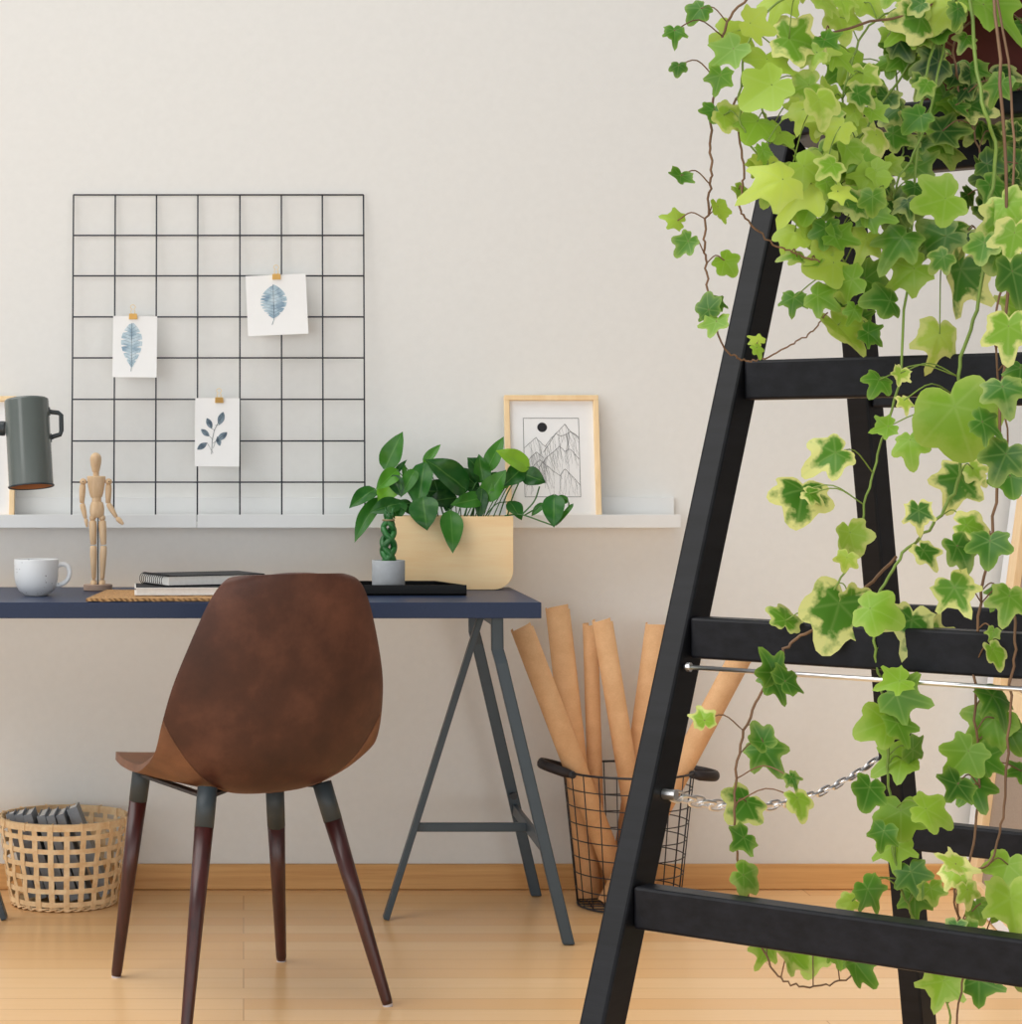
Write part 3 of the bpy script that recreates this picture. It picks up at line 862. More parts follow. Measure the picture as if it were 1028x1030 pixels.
PL = [  # base uv, tip uv (zoom px), width px(zoom), hue, depth base, depth tip
 ((203, 322), (265, 192), 58, .45, 0, -.01), ((246, 330), (172, 396), 46, .72, -.02, -.05), ((165, 398), (76, 460), 48, .42, -.01, -.05),
 ((182, 432), (92, 582), 50, .4, -.01, -.05), ((238, 372), (178, 438), 64, .85, 0, -.03), ((232, 350), (262, 424), 40, .15, -.03, -.04),
 ((240, 340), (280, 292), 16, .3, .01, 0), ((270, 310), (276, 380), 13, .5, .01, 0), ((343, 300), (402, 236), 26, .6, 0, .01),
 ((492, 398), (352, 288), 84, .22, 0, -.035), ((342, 308), (316, 468), 66, .35, -.02, -.05), ((436, 408), (322, 402), 64, .08, .01, -.01),
 ((338, 428), (352, 542), 80, .25, -.06, -.085), ((456, 428), (352, 442), 52, .05, .0, -.02), ((436, 478), (446, 622), 60, .5, -.06, -.10),
 ((552, 428), (438, 452), 46, .48, -.02, -.05), ((562, 362), (500, 282), 72, .12, .0, -.0), ((555, 372), (538, 272), 46, .42, -.01, -.015),
 ((566, 330), (626, 208), 44, .5, .0, .01), ((558, 432), (634, 328), 60, .52, -.02, -.04), ((714, 318), (602, 258), 54, .95, -.02, -.05),
 ((692, 322), (626, 384), 52, .28, -.02, -.04), ((695, 342), (776, 372), 52, .12, -.02, -.03), ((648, 442), (692, 506), 46, .3, -.02, -.04),
 ((806, 420), (804, 532), 60, .4, -.05, -.07), ((855, 438), (806, 428), 26, .5, -.04, -.04), ((768, 450), (724, 492), 22, .45, -.03, -.03),
 ((872, 452), (812, 528), 14, .55, -.05, -.06), ((548, 398), (540, 508), 36, .1, -.02, -.035), ((252, 448), (150, 478), 50, .25, -.03, -.05),
 ((540, 395), (470, 376), 40, .06, .02, .01), ((235, 432), (248, 508), 64, .3, -.03, -.05), ((310, 330), (258, 424), 40, .5, -.02, -.04),
 ((345, 318), (368, 295), 30, .75, 0, -.01), ((430, 440), (420, 475), 34, .08, -.01, -.03), ((640, 360), (574, 402), 40, .6, -.01, -.03),
 ((470, 330), (545, 400), 40, .05, .02, .02), ((600, 340), (560, 430), 36, .32, .0, -.02), ((300, 470), (240, 440), 36, .18, -.02, -.03)]
PM = PY0 + .055
bases = []
for (bu, tu, w, hue, db, dt) in PL:
    B_, T_ = P(*zx(*bu), PM + db), P(*zx(*tu), PM + dt)
    ax = T_ - B_
    nr = Vector((rnd.uniform(-.35, .35), -1, .35 + rnd.uniform(-.1, .3)))
    ovate(lm, B_, T_, w / 3.545 / F * PM * 1.36, min(1, max(0, hue + rnd.uniform(-.05, .05))), nr, bend=rnd.uniform(.05, .14), fold=rnd.uniform(.15, .4), rnd=rnd)
    bases.append((B_, bu))
lm.build('foliage', M['pothos'], t)
sb = MB()
for B_, bu in bases:
    u, v = bu
    if u > 760 or (u < 240 and v > 385): continue
    root = P(*zx(min(640, max(270, 450 + (u - 450) * .45 + rnd.uniform(-20, 20))), 497), PM + rnd.uniform(-.02, .03))
    mid = B_.lerp(root, .5) + Vector((rnd.uniform(-.006, .006), 0, .012))
    sb.tube(smooth_path([root + Vector((0, 0, -.012)), mid, B_], 5), .0014, 6)
def zp3(u, v, d=0.0): return P(*zx(u, v), PM + d)
for path in ([(630, 492, -.02), (690, 488, -.04), (770, 515, -.06), (812, 524, -.06), (850, 482, -.05), (855, 440, -.04), (806, 420, -.05)],
             [(690, 490, -.04), (735, 440, -.03), (754, 388, -.02)], [(300, 490, -.01), (240, 455, -.01), (205, 430, -.01), (168, 400, -.01)],
             [(290, 485, -.01), (220, 440, -.01), (184, 432, -.01)], [(640, 490, 0), (660, 420, -.01), (694, 345, -.02)], [(610, 492, 0), (640, 410, 0), (692, 330, -.02)],
             [(700, 490, -.04), (735, 470, -.03), (768, 450, -.03)], [(812, 524, -.06), (845, 480, -.05), (872, 452, -.05)]):
    sb.tube(smooth_path([zp3(*p) for p in path], 5), .0018, 6)
sb.build('stems', M['stem_dark'], t, smooth=True)

# ------------------------------------------------------------------ chair
CH = Vector((-.002, 4.376, 0)); YAW = math.radians(22.5)
RC = Matrix.Rotation(YAW, 3, 'Z')
t = thing('dining_chair', CH, 'brown leather bucket chair with dark tapered wooden legs, seen from behind', 'chair')
prof = [(.226, .432), (.214, .440), (.19, .444), (.10, .432), (0, .418), (-.09, .414), (-.15, .428), (-.19, .47), (-.212, .54), (-.228, .62), (-.243, .70), (-.256, .775), (-.262, .818), (-.264, .835)]
hw = [.150, .180, .196, .212, .218, .222, .224, .224, .222, .212, .190, .163, .140, .114]
lift = [(0, 0), (0, .004), (0, .008), (0, .018), (0, .034), (.015, .062), (.045, .062), (.062, .042), (.062, .018), (.052, .006), (.043, 0), (.036, -.002), (.032, -.007), (.031, -.013)]
def shell_pt(v, q, off=0.0):
    i = min(int(v), len(prof) - 2); a = v - i
    L_ = lambda A, B: A + (B - A) * a
    y, z = L_(prof[i][0], prof[i + 1][0]), L_(prof[i][1], prof[i + 1][1])
    w = L_(hw[i], hw[i + 1]); ly, lz = L_(lift[i][0], lift[i + 1][0]), L_(lift[i][1], lift[i + 1][1])
    k = abs(q) ** 2.3
    p = Vector((w * q, y + ly * k, z + lz * k))
    return CH + RC @ p
def crv(seq):
    out = []
    for i in range(len(seq) - 1):
        a, b_, c, d = seq[max(i - 1, 0)], seq[i], seq[i + 1], seq[min(i + 2, len(seq) - 1)]
        for k in range(5):
            x = k / 5
            out.append(tuple(.5 * (2 * q1 + (q2 - q0) * x + (2 * q0 - 5 * q1 + 4 * q2 - q3) * x * x + (3 * q1 - q0 - 3 * q2 + q3) * x ** 3) for q0, q1, q2, q3 in zip(a, b_, c, d)))
    out.append(tuple(seq[-1])); return out
FINE = crv([(p[0], p[1], w_, l_[0], l_[1]) for p, w_, l_ in zip(prof, hw, lift)])
def shell_pt(v, q, off=0.0):
    f_ = min(max(v, 0), 13) * 5; i = min(int(f_), len(FINE) - 2); a = f_ - i
    y, z, w, ly, lz = (m + (n2 - m) * a for m, n2 in zip(FINE[i], FINE[i + 1]))
    k = abs(q) ** 2.3
    return CH + RC @ Vector((w * q, y + ly * k, z + lz * k))
def seam_v(q): return 5.2 + 2.9 * abs(q) ** 2.2
b = MB(); NQ = 44
rows = [[shell_pt(i / 5, -1 + 2 * j / NQ) for j in range(NQ + 1)] for i in range(66)]
b.sheet(rows)
o = b.build('seat_shell', M['leather'], t, smooth=True, normals=True)
pa = o.data.attributes.new('panel', 'FLOAT', 'POINT')
for vi in range(len(o.data.vertices)):
    r_, c_ = vi // (NQ + 1), vi % (NQ + 1)
    pa.data[vi].value = r_ / 5 - seam_v(-1 + 2 * c_ / NQ)
md = o.modifiers.new('solid', 'SOLIDIFY'); md.thickness = .015; md.offset = 0; md.use_even_offset = False
md = o.modifiers.new('bev', 'BEVEL'); md.width = .0016; md.segments = 2; md.limit_method = 'ANGLE'; md.angle_limit = math.radians(60)
# the stitched seam on the outer side, following the shell's outside
def outer(v, q):
    e = .05
    p = shell_pt(v, q); a = shell_pt(min(v + e, 12.9), q) - shell_pt(v - e, q); c = shell_pt(v, min(q + .02, 1)) - shell_pt(v, max(q - .02, -1))
    n_ = a.cross(c).normalized()
    if n_.dot(RC @ Vector((0, -1, -.6))) < 0: n_ = -n_
    return p + n_ * .0078
seam = [outer(seam_v(q), q) for q in [x / 40 for x in range(-39, 40)]]
MB().tube(seam, .0013, 6).build('seam', M['leather'], t, smooth=True)
edge = [shell_pt(v * .25, -1) for v in range(0, 53)] + [shell_pt(13, -1 + q / 10) for q in range(1, 20)] + [shell_pt(13 - v * .25, 1) for v in range(0, 53)]
legs = [((142.5, 776), 4.47, (117, 983)), ((208, 800), 4.17, (187, 1041)), ((277, 808), 4.53, (283, 967)), ((326, 795), 4.31, (390, 1012))]
for (tp_, ty, ft) in legs:
    fy = H * F / (ft[1] - HY); foot = P(ft[0], ft[1], fy); foot.z = .004
    topp = P(*tp_, ty)
    d = topp - foot
    a0, a1, a2 = foot, foot + d * .86, foot + d * (1.09 if ft[0] == 283 else 1.035)
    lg = MB().tube([a0, foot + d * .02, foot + d * .5, a1], [.0098, .0108, .0146, .0178], 20).build('leg', M['legwood'], t, smooth=True)
    MB().tube([a1, a2], [.0182, .0188], 20).build('leg_collar', M['collar'], lg, smooth=True)
    MB().tube([foot + Vector((0, 0, -.004)), foot + d * .004], .0096, 16).build('foot_pad', M['pad'], lg)
# steel frame under the seat
tops = [P(*l[0], l[1]) for l in legs]
fb = MB()
for i, j_ in ((0, 3), (1, 2), (0, 1), (2, 3)):
    a, c = tops[i] + Vector((0, 0, .006)), tops[j_] + Vector((0, 0, .006))
    a.z = c.z = .416; fb.bar(a, c, .018, .006, Vector((0, 0, 1)).cross(c - a))
fb.build('seat_frame', M['black_metal'], t)

# ------------------------------------------------------------------ bamboo basket with grey books
BC = Vector((P(64, 900, 5.275).x, 5.275, 0)); BH = .203; R0, R1 = .1215, .1505
t = thing('bamboo_basket', BC, 'round open weave bamboo basket full of grey books by the chair leg', 'basket')
def br(z): return R0 + (R1 - R0) * (z / BH) ** .8
def ribbon(b, pts, nrm, w_dir, w, th):
    """flat strip through pts, w wide along w_dir, th thick along nrm (lists)"""
    rows = []
    for p, n_, wd in zip(pts, nrm, w_dir):
        rows.append([b.bm.verts.new(p + wd * (i * w / 2) + n_ * (j * th / 2)) for i, j in ((-1, -1), (1, -1), (1, 1), (-1, 1))])
    for A, B in zip(rows, rows[1:]):
        for j in range(4): b.face([A[j], A[(j + 1) % 4], B[(j + 1) % 4], B[j]])
    b.face(rows[0][::-1]); b.face(rows[-1])
NS = 24
b = MB()
for s in range(NS):
    a = 2 * math.pi * (s + .5) / NS
    rad = Vector((math.cos(a), math.sin(a), 0)); tan_ = Vector((-math.sin(a), math.cos(a), 0))
    pts = []
    for i in range(26):
        z = .004 + (BH - .01) * i / 25
        ph = (z - .018) / .0312 * math.pi
        pts.append(BC + rad * (br(z) + .0016 * math.cos(ph + s * math.pi)) + Vector((0, 0, z)))
    ribbon(b, pts, [rad] * 26, [tan_] * 26, .0132, .0014)
b.build('upright_strips', M['wicker'], t)
b = MB()
for kx in range(6):
    z = .018 + .0312 * kx
    pts, ns, ws = [], [], []
    M_ = NS * 4
    for i in range(M_ + 1):
        a = 2 * math.pi * i / M_
        rad = Vector((math.cos(a), math.sin(a), 0))
        s = a / (2 * math.pi) * NS - .5
        pts.append(BC + rad * (br(z) - .0016 * math.cos(math.pi * s + kx * math.pi)) + Vector((0, 0, z))); ns.append(rad); ws.append(Vector((0, 0, 1)))
    ribbon(b, pts, ns, ws, .0112, .0014)
b.build('hoop_strips', M['wicker'], t)
b = MB()
for rr, z in ((br(BH) + .003, BH - .004), (br(BH) - .003, BH - .004)):
    pts = [BC + Vector((rr * math.cos(i * math.pi / 32), rr * math.sin(i * math.pi / 32), z)) for i in range(65)]
    ribbon(b, pts, [Vector((math.cos(i * math.pi / 32), math.sin(i * math.pi / 32), 0)) for i in range(65)], [Vector((0, 0, 1))] * 65, .016, .003)
for i in range(14):
    a = 2 * math.pi * (i + .3) / 14; rad = Vector((math.cos(a), math.sin(a), 0)); tan_ = Vector((-rad.y, rad.x, 0))
    c = BC + rad * br(BH) + Vector((0, 0, BH - .004))
    q_ = [c + rad * .0058 + Vector((0, 0, -.0095)), c + rad * .0062 + Vector((0, 0, .0095)), c - rad * .0058 + Vector((0, 0, .0095)), c - rad * .0058 + Vector((0, 0, -.0095))]
    b.tube(q_, .0017, 5, closed=True)
b.build('rim', M['wicker'], t)
b = MB()
for ph in (0, math.pi):
    b.tube([BC + Vector(((R0 + .003 * math.cos(i * .9 + ph)) * math.cos(i * math.pi / 60), (R0 + .003 * math.cos(i * .9 + ph)) * math.sin(i * math.pi / 60), .0055 + .003 * math.sin(i * .9 + ph))) for i in range(120)], .0022, 5, closed=True)
b.build('twisted_foot', M['wicker'], t, smooth=True)
MB().lathe(BC, [(0, .006), (R0 - .002, .006), (R0 - .002, .0085), (0, .0085)], 40).build('basket_bottom', M['wicker'], t)

# books: leaning to the left inside the basket
for i in range(7):
    last = i == 6
    bx = BC.x - .070 + i * .0252
    z0 = .0175 + (.006 if last else 0)
    lean = math.radians(15.5 + (5.5 if last else 0) + (i % 3) * .8)
    hgt, thick, dep = .203 + (.016 if last else .002 * (i % 3)), .0195 if not last else .025, (.056, .09, .11, .12, .124, .118, .07)[i]
    base = Vector((bx + (.019 if last else .0), BC.y + .004 * ((i % 2) - .5), z0))
    R_ = Matrix.Rotation(-lean, 3, 'Y')
    where = ['leftmost, against the basket wall', 'second from the left', 'third from the left', 'middle one of seven', 'third from the right', 'second from the right', 'thickest and rightmost, leaning most'][i]
    bt = thing('grey_book', base, 'grey cloth book standing in the bamboo basket, ' + where, 'book', 'grey books in the bamboo basket')
    def q(x, y, z): return base + R_ @ Vector((x, y, z))
    def slab(x0, x1, y0, y1, z0_, z1, nm, m):
        MB().prism([(x0, y0), (x1, y0), (x1, y1), (x0, y1)], lambda x, y: q(x, y, z0_), lambda x, y: q(x, y, z1)).build(nm, m, bt, bevel=.0008)
    h_ = thick / 2
    slab(-h_ + .002, h_ - .002, -dep / 2 + .003, dep / 2 - .003, .002, hgt - .003, 'page_block', M['pages'])
    slab(-h_, -h_ + .002, -dep / 2, dep / 2, 0, hgt, 'cover', M['grey_cover'])
    slab(h_ - .002, h_, -dep / 2, dep / 2, 0, hgt, 'cover', M['grey_cover'])
    slab(-h_, h_, -dep / 2 - .0015, -dep / 2 + .0015, 0, hgt, 'spine', M['grey_cover'])

# ------------------------------------------------------------------ wire basket with kraft rolls
WC = Vector((P(632, 900, 5.235).x, 5.235, 0)); WH = .318; W0, W1 = .118, .151
t = thing('wire_basket', WC, 'round black wire basket with leather handles holding kraft paper rolls', 'basket')
def wr(z): return W0 + (W1 - W0) * z / WH
b = MB(); NV = 22
for i in range(NV):
    a = 2 * math.pi * (i + .3) / NV
    rad = Vector((math.cos(a), math.sin(a), 0))
    b.tube([WC + rad * wr(.004) + Vector((0, 0, .004)), WC + rad * wr(WH) + Vector((0, 0, WH))], .0014, 5)
for z in [.004 + (WH - .004) * i / 8 for i in range(9)]:
    rr = .0028 if z > WH - .01 else .0014
    b.tube([WC + Vector((wr(z) * math.cos(i * math.pi / 24), wr(z) * math.sin(i * math.pi / 24), z)) for i in range(48)], rr if z > .01 else .0024, 6, closed=True)
for i in range(-3, 4):
    o_ = i * .03; l_ = math.sqrt(W0 ** 2 - o_ ** 2)
    b.tube([WC + Vector((o_, -l_, .004)), WC + Vector((o_, l_, .004))], .0014, 5); b.tube([WC + Vector((-l_, o_, .004)), WC + Vector((l_, o_, .004))], .0014, 5)
b.build('wire_body', M['black_metal'], t, smooth=True)
for sx in (-1, 1):
    hpts = []
    for i in range(13):
        a = -math.pi / 2 + math.pi * i / 12
        hpts.append(WC + Vector((sx * (W1 - .012 + .066 * math.cos(a)), .052 * math.sin(a), WH - .004 + .02 * math.cos(a) * (1 if sx < 0 else -.45))))
    b = MB().tube(hpts, [.006] + [.0085] * 11 + [.006], 10, flat=1.4)
    b.build('handle', M['leather_blk'], t, smooth=True)
    for pt in (hpts[0], hpts[-1]):
        MB().lathe(pt, [(0, -.008), (.009, -.006), (.009, .006), (0, .008)], 12, rot_to((0, 1, 0))).build('handle_rivet', M['black_metal'], t)

def roll(a, b_, r, label, r2=None):
    a, b_ = Vector(a), Vector(b_); d = (b_ - a).normalized()
    R_ = rot_to(d); L_ = (b_ - a).length
    rt = thing('paper_roll', a, label, 'paper roll', 'kraft paper rolls in the wire basket')
    bm_ = MB(); rows = []
    turns = 1.55
    NA = 54
    skew = random.uniform(-.006, .006)
    for j in range(2):
        row = []
        for i in range(NA + 1):
            an = 2 * math.pi * turns * i / NA + r * 90
            rr = r * (1 - .16 * i / NA) if i else r
            z = (L_ + .006 * math.sin(an * .5 + r * 50)) if j else 0
            row.append(a + R_ @ Vector((rr * math.cos(an), rr * math.sin(an), z)))
        rows.append(row)
    bm_.sheet(rows)
    o_ = bm_.build('rolled_sheet', M['kraft'], rt, smooth=True, normals=False, solid=.0012)
    return rt
WB = .016
def rp(px, py, Y): return P(px, py, Y)
def base_at(px, Y, z=WB): return PZ(px, z, Y)
roll(base_at(630, 5.215), rp(525, 631, 5.225), .027, 'kraft paper roll leaning furthest left, its open top tilted toward the desk')
roll(base_at(594, 5.26), rp(561, 611, 5.315), .029, 'tallest kraft paper roll, beside the desk corner')
roll(base_at(602, 5.31), rp(594, 629, 5.335), .0185, 'thin kraft paper roll mostly hidden behind the fourth roll')
roll(base_at(652, 5.262), rp(606, 624, 5.275), .0245, 'kraft paper roll rising straight from the basket middle with a pointed corner')
roll(base_at(624, 5.315), rp(661, 629, 5.325), .027, 'kraft paper roll tilted right, just left of the ladder rail')
roll(base_at(612, 5.165), rp(751, 650, 5.235), .027, 'kraft paper roll leaning far right, seen between the ladder rails')

# ------------------------------------------------------------------ canvas leaning on the right
t0 = Vector((1.735, 5.405, .004)); dn = Vector((-.143, -1, 0)).normalized()
lean = Vector((.125, 0, .962)).normalized()
CW, CHH = .80, .985
nrm = lean.cross(dn).normalized()
if nrm.x > 0: nrm = -nrm
t = thing('stretched_canvas', t0, 'large stretched canvas showing its linen back and wooden bars behind the ladder', 'canvas')
def cq(u, v, o_): return t0 + dn * u + lean * v - nrm * .018 + nrm * o_
def pl(u0, u1, v0, v1, a, c, nm, m, bv=.001):
    MB().prism([(u0, v0), (u1, v0), (u1, v1), (u0, v1)], lambda u, v: cq(u, v, a), lambda u, v: cq(u, v, c)).build(nm, m, t, bevel=bv)
pl(0, CW, 0, CHH, -.001, .002, 'primed_face', M['primed'])
pl(-.002, .0015, 0, CHH, -.001, .019, 'primed_edge', M['primed'], 0); pl(CW - .0015, CW + .002, 0, CHH, -.001, .019, 'primed_edge', M['primed'], 0)
pl(0, CW, -.002, .0015, -.001, .019, 'primed_edge', M['primed'], 0); pl(0, CW, CHH - .0015, CHH + .002, -.001, .019, 'primed_edge', M['primed'], 0)
pl(.03, CW - .03, .03, CHH - .03, .002, .003, 'linen_back', M['linen'], 0)
bw = .15
pl(.002, bw, .002, CHH - .002, .003, .02, 'stretcher_bar', M['pine']); pl(CW - .1, CW - .002, .002, CHH - .002, .003, .02, 'stretcher_bar', M['pine'])
pl(bw, CW - .1, .002, .05, .003, .02, 'stretcher_bar', M['pine']); pl(bw, CW - .1, CHH - .05, CHH - .002, .003, .02, 'stretcher_bar', M['pine'])
pl(bw, CW - .1, .455, .515, .003, .019, 'cross_brace', M['pine'])
for (u0, u1, v0, v1) in ((0, .065, 0, CHH), (CW - .04, CW, 0, CHH), (.065, CW - .04, 0, .024), (.065, CW - .04, CHH - .024, CHH)):
    pl(u0, u1, v0, v1, .0202, .0212, 'folded_margin', M['primed'], 0)

# ------------------------------------------------------------------ black step ladder
u_ = Vector((.771, -.637, 0)).normalized(); n_ = Vector((.637, .771, 0)).normalized()
Y1 = 2.30
A0 = P(683, 640, Y1)
def solve(base, px):
    """distance q along n_ so that base + n_*q projects to column px"""
    k = (px - VX) / F
    return (k * base.y - base.x) / (n_.x - k * n_.y)
def rail_pt(px, py):
    p = A0.copy(); q = solve(A0, px); p = A0 + n_ * q; p.z = H - (py - HY) / F * p.y; return p
f1, f2 = rail_pt(632, 907), rail_pt(785, 180)
def along(a, b, z): return a + (b - a) * ((z - a.z) / (b.z - a.z))
fl0 = along(f1, f2, .005)
PLZ = H - (142 - HY) / F * 2.5       # height of the ladder top
fl1 = along(f1, f2, PLZ)
r1, r2 = rail_pt(925, 1030), rail_pt(870, 404)
rl0, rl1 = along(r1, r2, .005), along(r1, r2, PLZ)
LW = .43
t = thing('step_ladder', (fl0 + rl0) / 2 + u_ * LW / 2, 'tall black wooden step ladder draped with trailing ivy', 'ladder')
t['category'] = 'ladder'
def rail(a, b):
    MB().bar(a, b, .027, .044, u_).build('rail', M['blackwood'], t, bevel=.003)
for s in (0, LW):
    rail(fl0 + u_ * s, fl1 + u_ * s); rail(rl0 + u_ * s, rl1 + u_ * s)
def rung(a, b, py, x_at, w=.04, th=.028):
    # centre height from photo row py measured at column x_at near the left rail
    q = along(a, b, 1.0)
    z = 1.0
    for _ in range(6):
        p = along(a, b, z); z = H - (py - HY) / F * p.y
    p = along(a, b, z)
    MB().bar(p + u_ * .0145, p + u_ * (LW - .0145), w, th, Vector((0, 0, 1))).build('rung', M['blackwood_h'], t, bevel=.003)
    return p
for py in (383, 640, 909): rung(fl0, fl1, py, 0, .042, .03)
for py in (165, 395, 622, 838, 1060): rung(rl0, rl1, py, 0, .036, .026)
mid = (fl1 + rl1) / 2 + u_ * LW / 2 + Vector((0, 0, .012))
gap = (rl1 - fl1).length
b = MB(); hwid, hd = LW / 2 + .014, gap / 2 + .03
b.prism([(-hwid, -hd), (hwid, -hd), (hwid, hd), (-hwid, hd)], lambda a, c: mid + u_ * a + n_ * c + Vector((0, 0, -.012)), lambda a, c: mid + u_ * a + n_ * c + Vector((0, 0, .012)))
b.build('top_board', M['blackwood_h'], t, bevel=.003)
TOPZ = mid.z + .0125
# steel rod under the rungs
pr = along(fl0, fl1, H - (669 - HY) / F * 2.3)
MB().tube([pr - u_ * .002 - n_ * .012, pr + u_ * (LW + .01) - n_ * .012], .0024, 8).build('tie_rod', M['chrome'], t, smooth=True)
MB().tube([pr + u_ * .017 - n_ * .012, pr + u_ * .021 - n_ * .012], .0048, 10).build('rod_nut', M['chrome'], t)
# chain between the front and rear rail
ca = along(fl0, fl1, H - (795 - HY) / F * 2.27) + u_ * .022
cb = along(rl0, rl1, H - (766 - HY) / F * 2.68) + u_ * (-.02)
NLK = 24
b = MB()
def cpos_(s): return ca.lerp(cb, s) - Vector((0, 0, .033 * 4 * s * (1 - s)))
for i in range(NLK):
    p0, p1 = cpos_((i - .14) / NLK if i else 0), cpos_((i + 1.14) / NLK)
    d = (p1 - p0); hl = d.length / 2; d.normalize(); c = (p0 + p1) / 2
    sd = d.cross(Vector((0, 0, 1))).normalized(); up = sd.cross(d)
    w = (sd if i % 2 else up) * .9 + (up if i % 2 else sd) * .45; w.normalize()
    pts = []
    for kk in range(14):
        a = 2 * math.pi * kk / 14
        ca_, sa_ = math.cos(a), math.sin(a)
        pts.append(c + d * (hl * (abs(ca_) ** .6) * (1 if ca_ > 0 else -1)) + w * (.0056 * (abs(sa_) ** .7) * (1 if sa_ > 0 else -1)))
    b.tube(pts, .0016, 6, closed=True)
b.build('safety_chain', M['chrome'], t, smooth=True)
MB().tube([ca - u_ * .008, ca + u_ * .006], .0055, 10).build('eye_screw', M['chrome'], t)

# ------------------------------------------------------------------ ivy
potc = P(1003, 100, 2.44); potc.z = TOPZ
potc = (mid + u_ * .02); potc.z = TOPZ
# sit the pot on the board where its column falls at the right of the frame
best = min([x / 100 for x in range(-16, 17)], key=lambda s: abs((VX + F * (mid + u_ * s).x / (mid + u_ * s).y) - 992))
potc = mid + u_ * best; potc.z = TOPZ + .0005
t = thing('ivy_plant', potc, 'variegated ivy in a brown pot on the ladder top, trailing far down', 'plant')
MB().lathe(potc, [(0, 0), (.062, 0), (.065, .003), (.082, .118), (.089, .12), (.09, .142), (.081, .143), (.078, .12), (0, .12)], 40).build('pot', M['terracotta'], t, smooth=True)
MB().lathe(potc + Vector((0, 0, .121)), [(0, .008), (.05, .006), (.077, 0)], 24).build('soil', M['soil'], t)

LOBES = [(0, 1.0), (58, .84), (-58, .84), (116, .64), (-116, .64)]
def outline(th, sharp, rnd_k):
    """radius of the ivy outline at angle th (rad)"""
    best = 0
    for a, L in LOBES:
        d = (th - math.radians(a) + math.pi) % (2 * math.pi) - math.pi
        best = max(best, L * (math.exp(-(d / sharp) ** 2)))
    base = .55 + .05 * math.cos(th)
    d = abs((th + 2 * math.pi) % (2 * math.pi) - math.pi)     # sinus at the stalk
    return max(base, best) * (1 - .55 * math.exp(-(d / .28) ** 2))
def ivy_leaf(lm, c, tipdir, nrm, size, hue, var, rnd, cup=.15, heart=False):
    c = Vector(c); n = nrm.normalized(); t_ = (tipdir - n * tipdir.dot(n)).normalized(); s_ = n.cross(t_)
    NA = 40; rings = (.35, .7, 1.0)
    sharp = rnd.choice((.38, .46, .55, .7, .9)); asym = rnd.uniform(.9, 1.12); sharp = 1.3 if heart else sharp; ph = rnd.uniform(0, 6)
    cup = cup * rnd.uniform(.3, 2.6) * rnd.choice((1, 1, -1)); fold = rnd.uniform(.0, .45); wav = rnd.uniform(.02, .07)
    org = c - t_ * size * .28
    c0 = lm.v(org, (0, 0), (0, hue, var)); prev = None
    R_ = [outline(2 * math.pi * j / NA, sharp, 0) * (1 + .03 * math.sin(5 * j + ph)) for j in range(NA)]
    for q in rings:
        ring = []
        for j in range(NA):
            th = 2 * math.pi * j / NA
            r = R_[j] * q
            x, y = r * math.cos(th), r * math.sin(th) * asym
            z = -cup * r * r + wav * math.sin(3 * th + ph) * r * r * 1.5 + fold * abs(y) * .6 - .18 * max(0, x) ** 2
            e = q ** 1.5
            ring.append(lm.v(org + (t_ * x + s_ * y + n * z) * size * .64, (x, y), (e, hue, var)))
        if prev is None:
            for j in range(NA): lm.f([c0, ring[j], ring[(j + 1) % NA]])
        else:
            for j in range(NA): lm.f([prev[j], ring[j], ring[(j + 1) % NA], prev[(j + 1) % NA]])
        prev = ring
    return org

IV = random.Random(21)
def vine(path, leaves, Y, stem, rad=.0016, root=True):
    """path: px list (x, y[, dY]); leaves: (px, py, size px, tip angle deg, hue, var)"""
    pts = [P(p[0], p[1], Y + (p[2] if len(p) > 2 else 0)) for p in path]
    if root:
        d0 = pts[0] - potc; d0.z = 0; d0 = d0.normalized() if d0.length > .02 else Vector((-.5, -.8, 0)).normalized()
        jx = Vector((IV.uniform(-.02, .02), IV.uniform(-.02, .02), 0))
        pts = [potc + d0 * .03 + jx + Vector((0, 0, .125)), potc + d0 * .07 + jx + Vector((0, 0, .168))] + pts
    sp = smooth_path(pts, 7)
    sp = [p + Vector((IV.uniform(-1, 1), IV.uniform(-1, 1), IV.uniform(-1, 1))) * .0016 for p in sp]
    b = MB(); b.tube(sp, [rad * (1 - .45 * i / len(sp)) for i in range(len(sp))], 6)
    lm = LeafMesh()
    for lf in leaves:
        x, y, s, ang, hue, var = lf[:6]
        flip = lf[6] if len(lf) > 6 else IV.uniform(.15, .6)
        kx = (x - VX) / F
        # nearest stem point on the picture plane gives the depth
        near = min(sp, key=lambda p: (VX + F * p.x / p.y - x) ** 2 + (HY + F * (H - p.z) / p.y - y) ** 2)
        dY = near.y + IV.uniform(-.06, .03) - .008
        c = P(x, y, dY)
        a = math.radians(ang)
        tipd = Vector((math.cos(a), -IV.uniform(-.1, .5), math.sin(a)))
        nr = Vector((IV.uniform(-.75, .65), -1, flip + IV.uniform(-.3, .6)))
        org = ivy_leaf(lm, c, tipd, nr, s / F * dY * 1.05, min(1, max(0, hue + IV.uniform(-.08, .08))), var, IV, heart=len(lf) > 7)
        dd = (near - org)
        if dd.length < .10:
            m_ = org.lerp(near, .5) + Vector((0, 0, .004 + dd.length * .12))
            b.tube(smooth_path([org, m_, near], 4), .0007, 5)
    o = b.build('vine', stem, t, smooth=True)
    lm.build('foliage', M['ivy'], o)
    return o
G, B_, Dk, Yl = .5, .72, .18, .95
SG, SB = M['stem_green'], M['stem_brown']
pot_px = (975, 30)
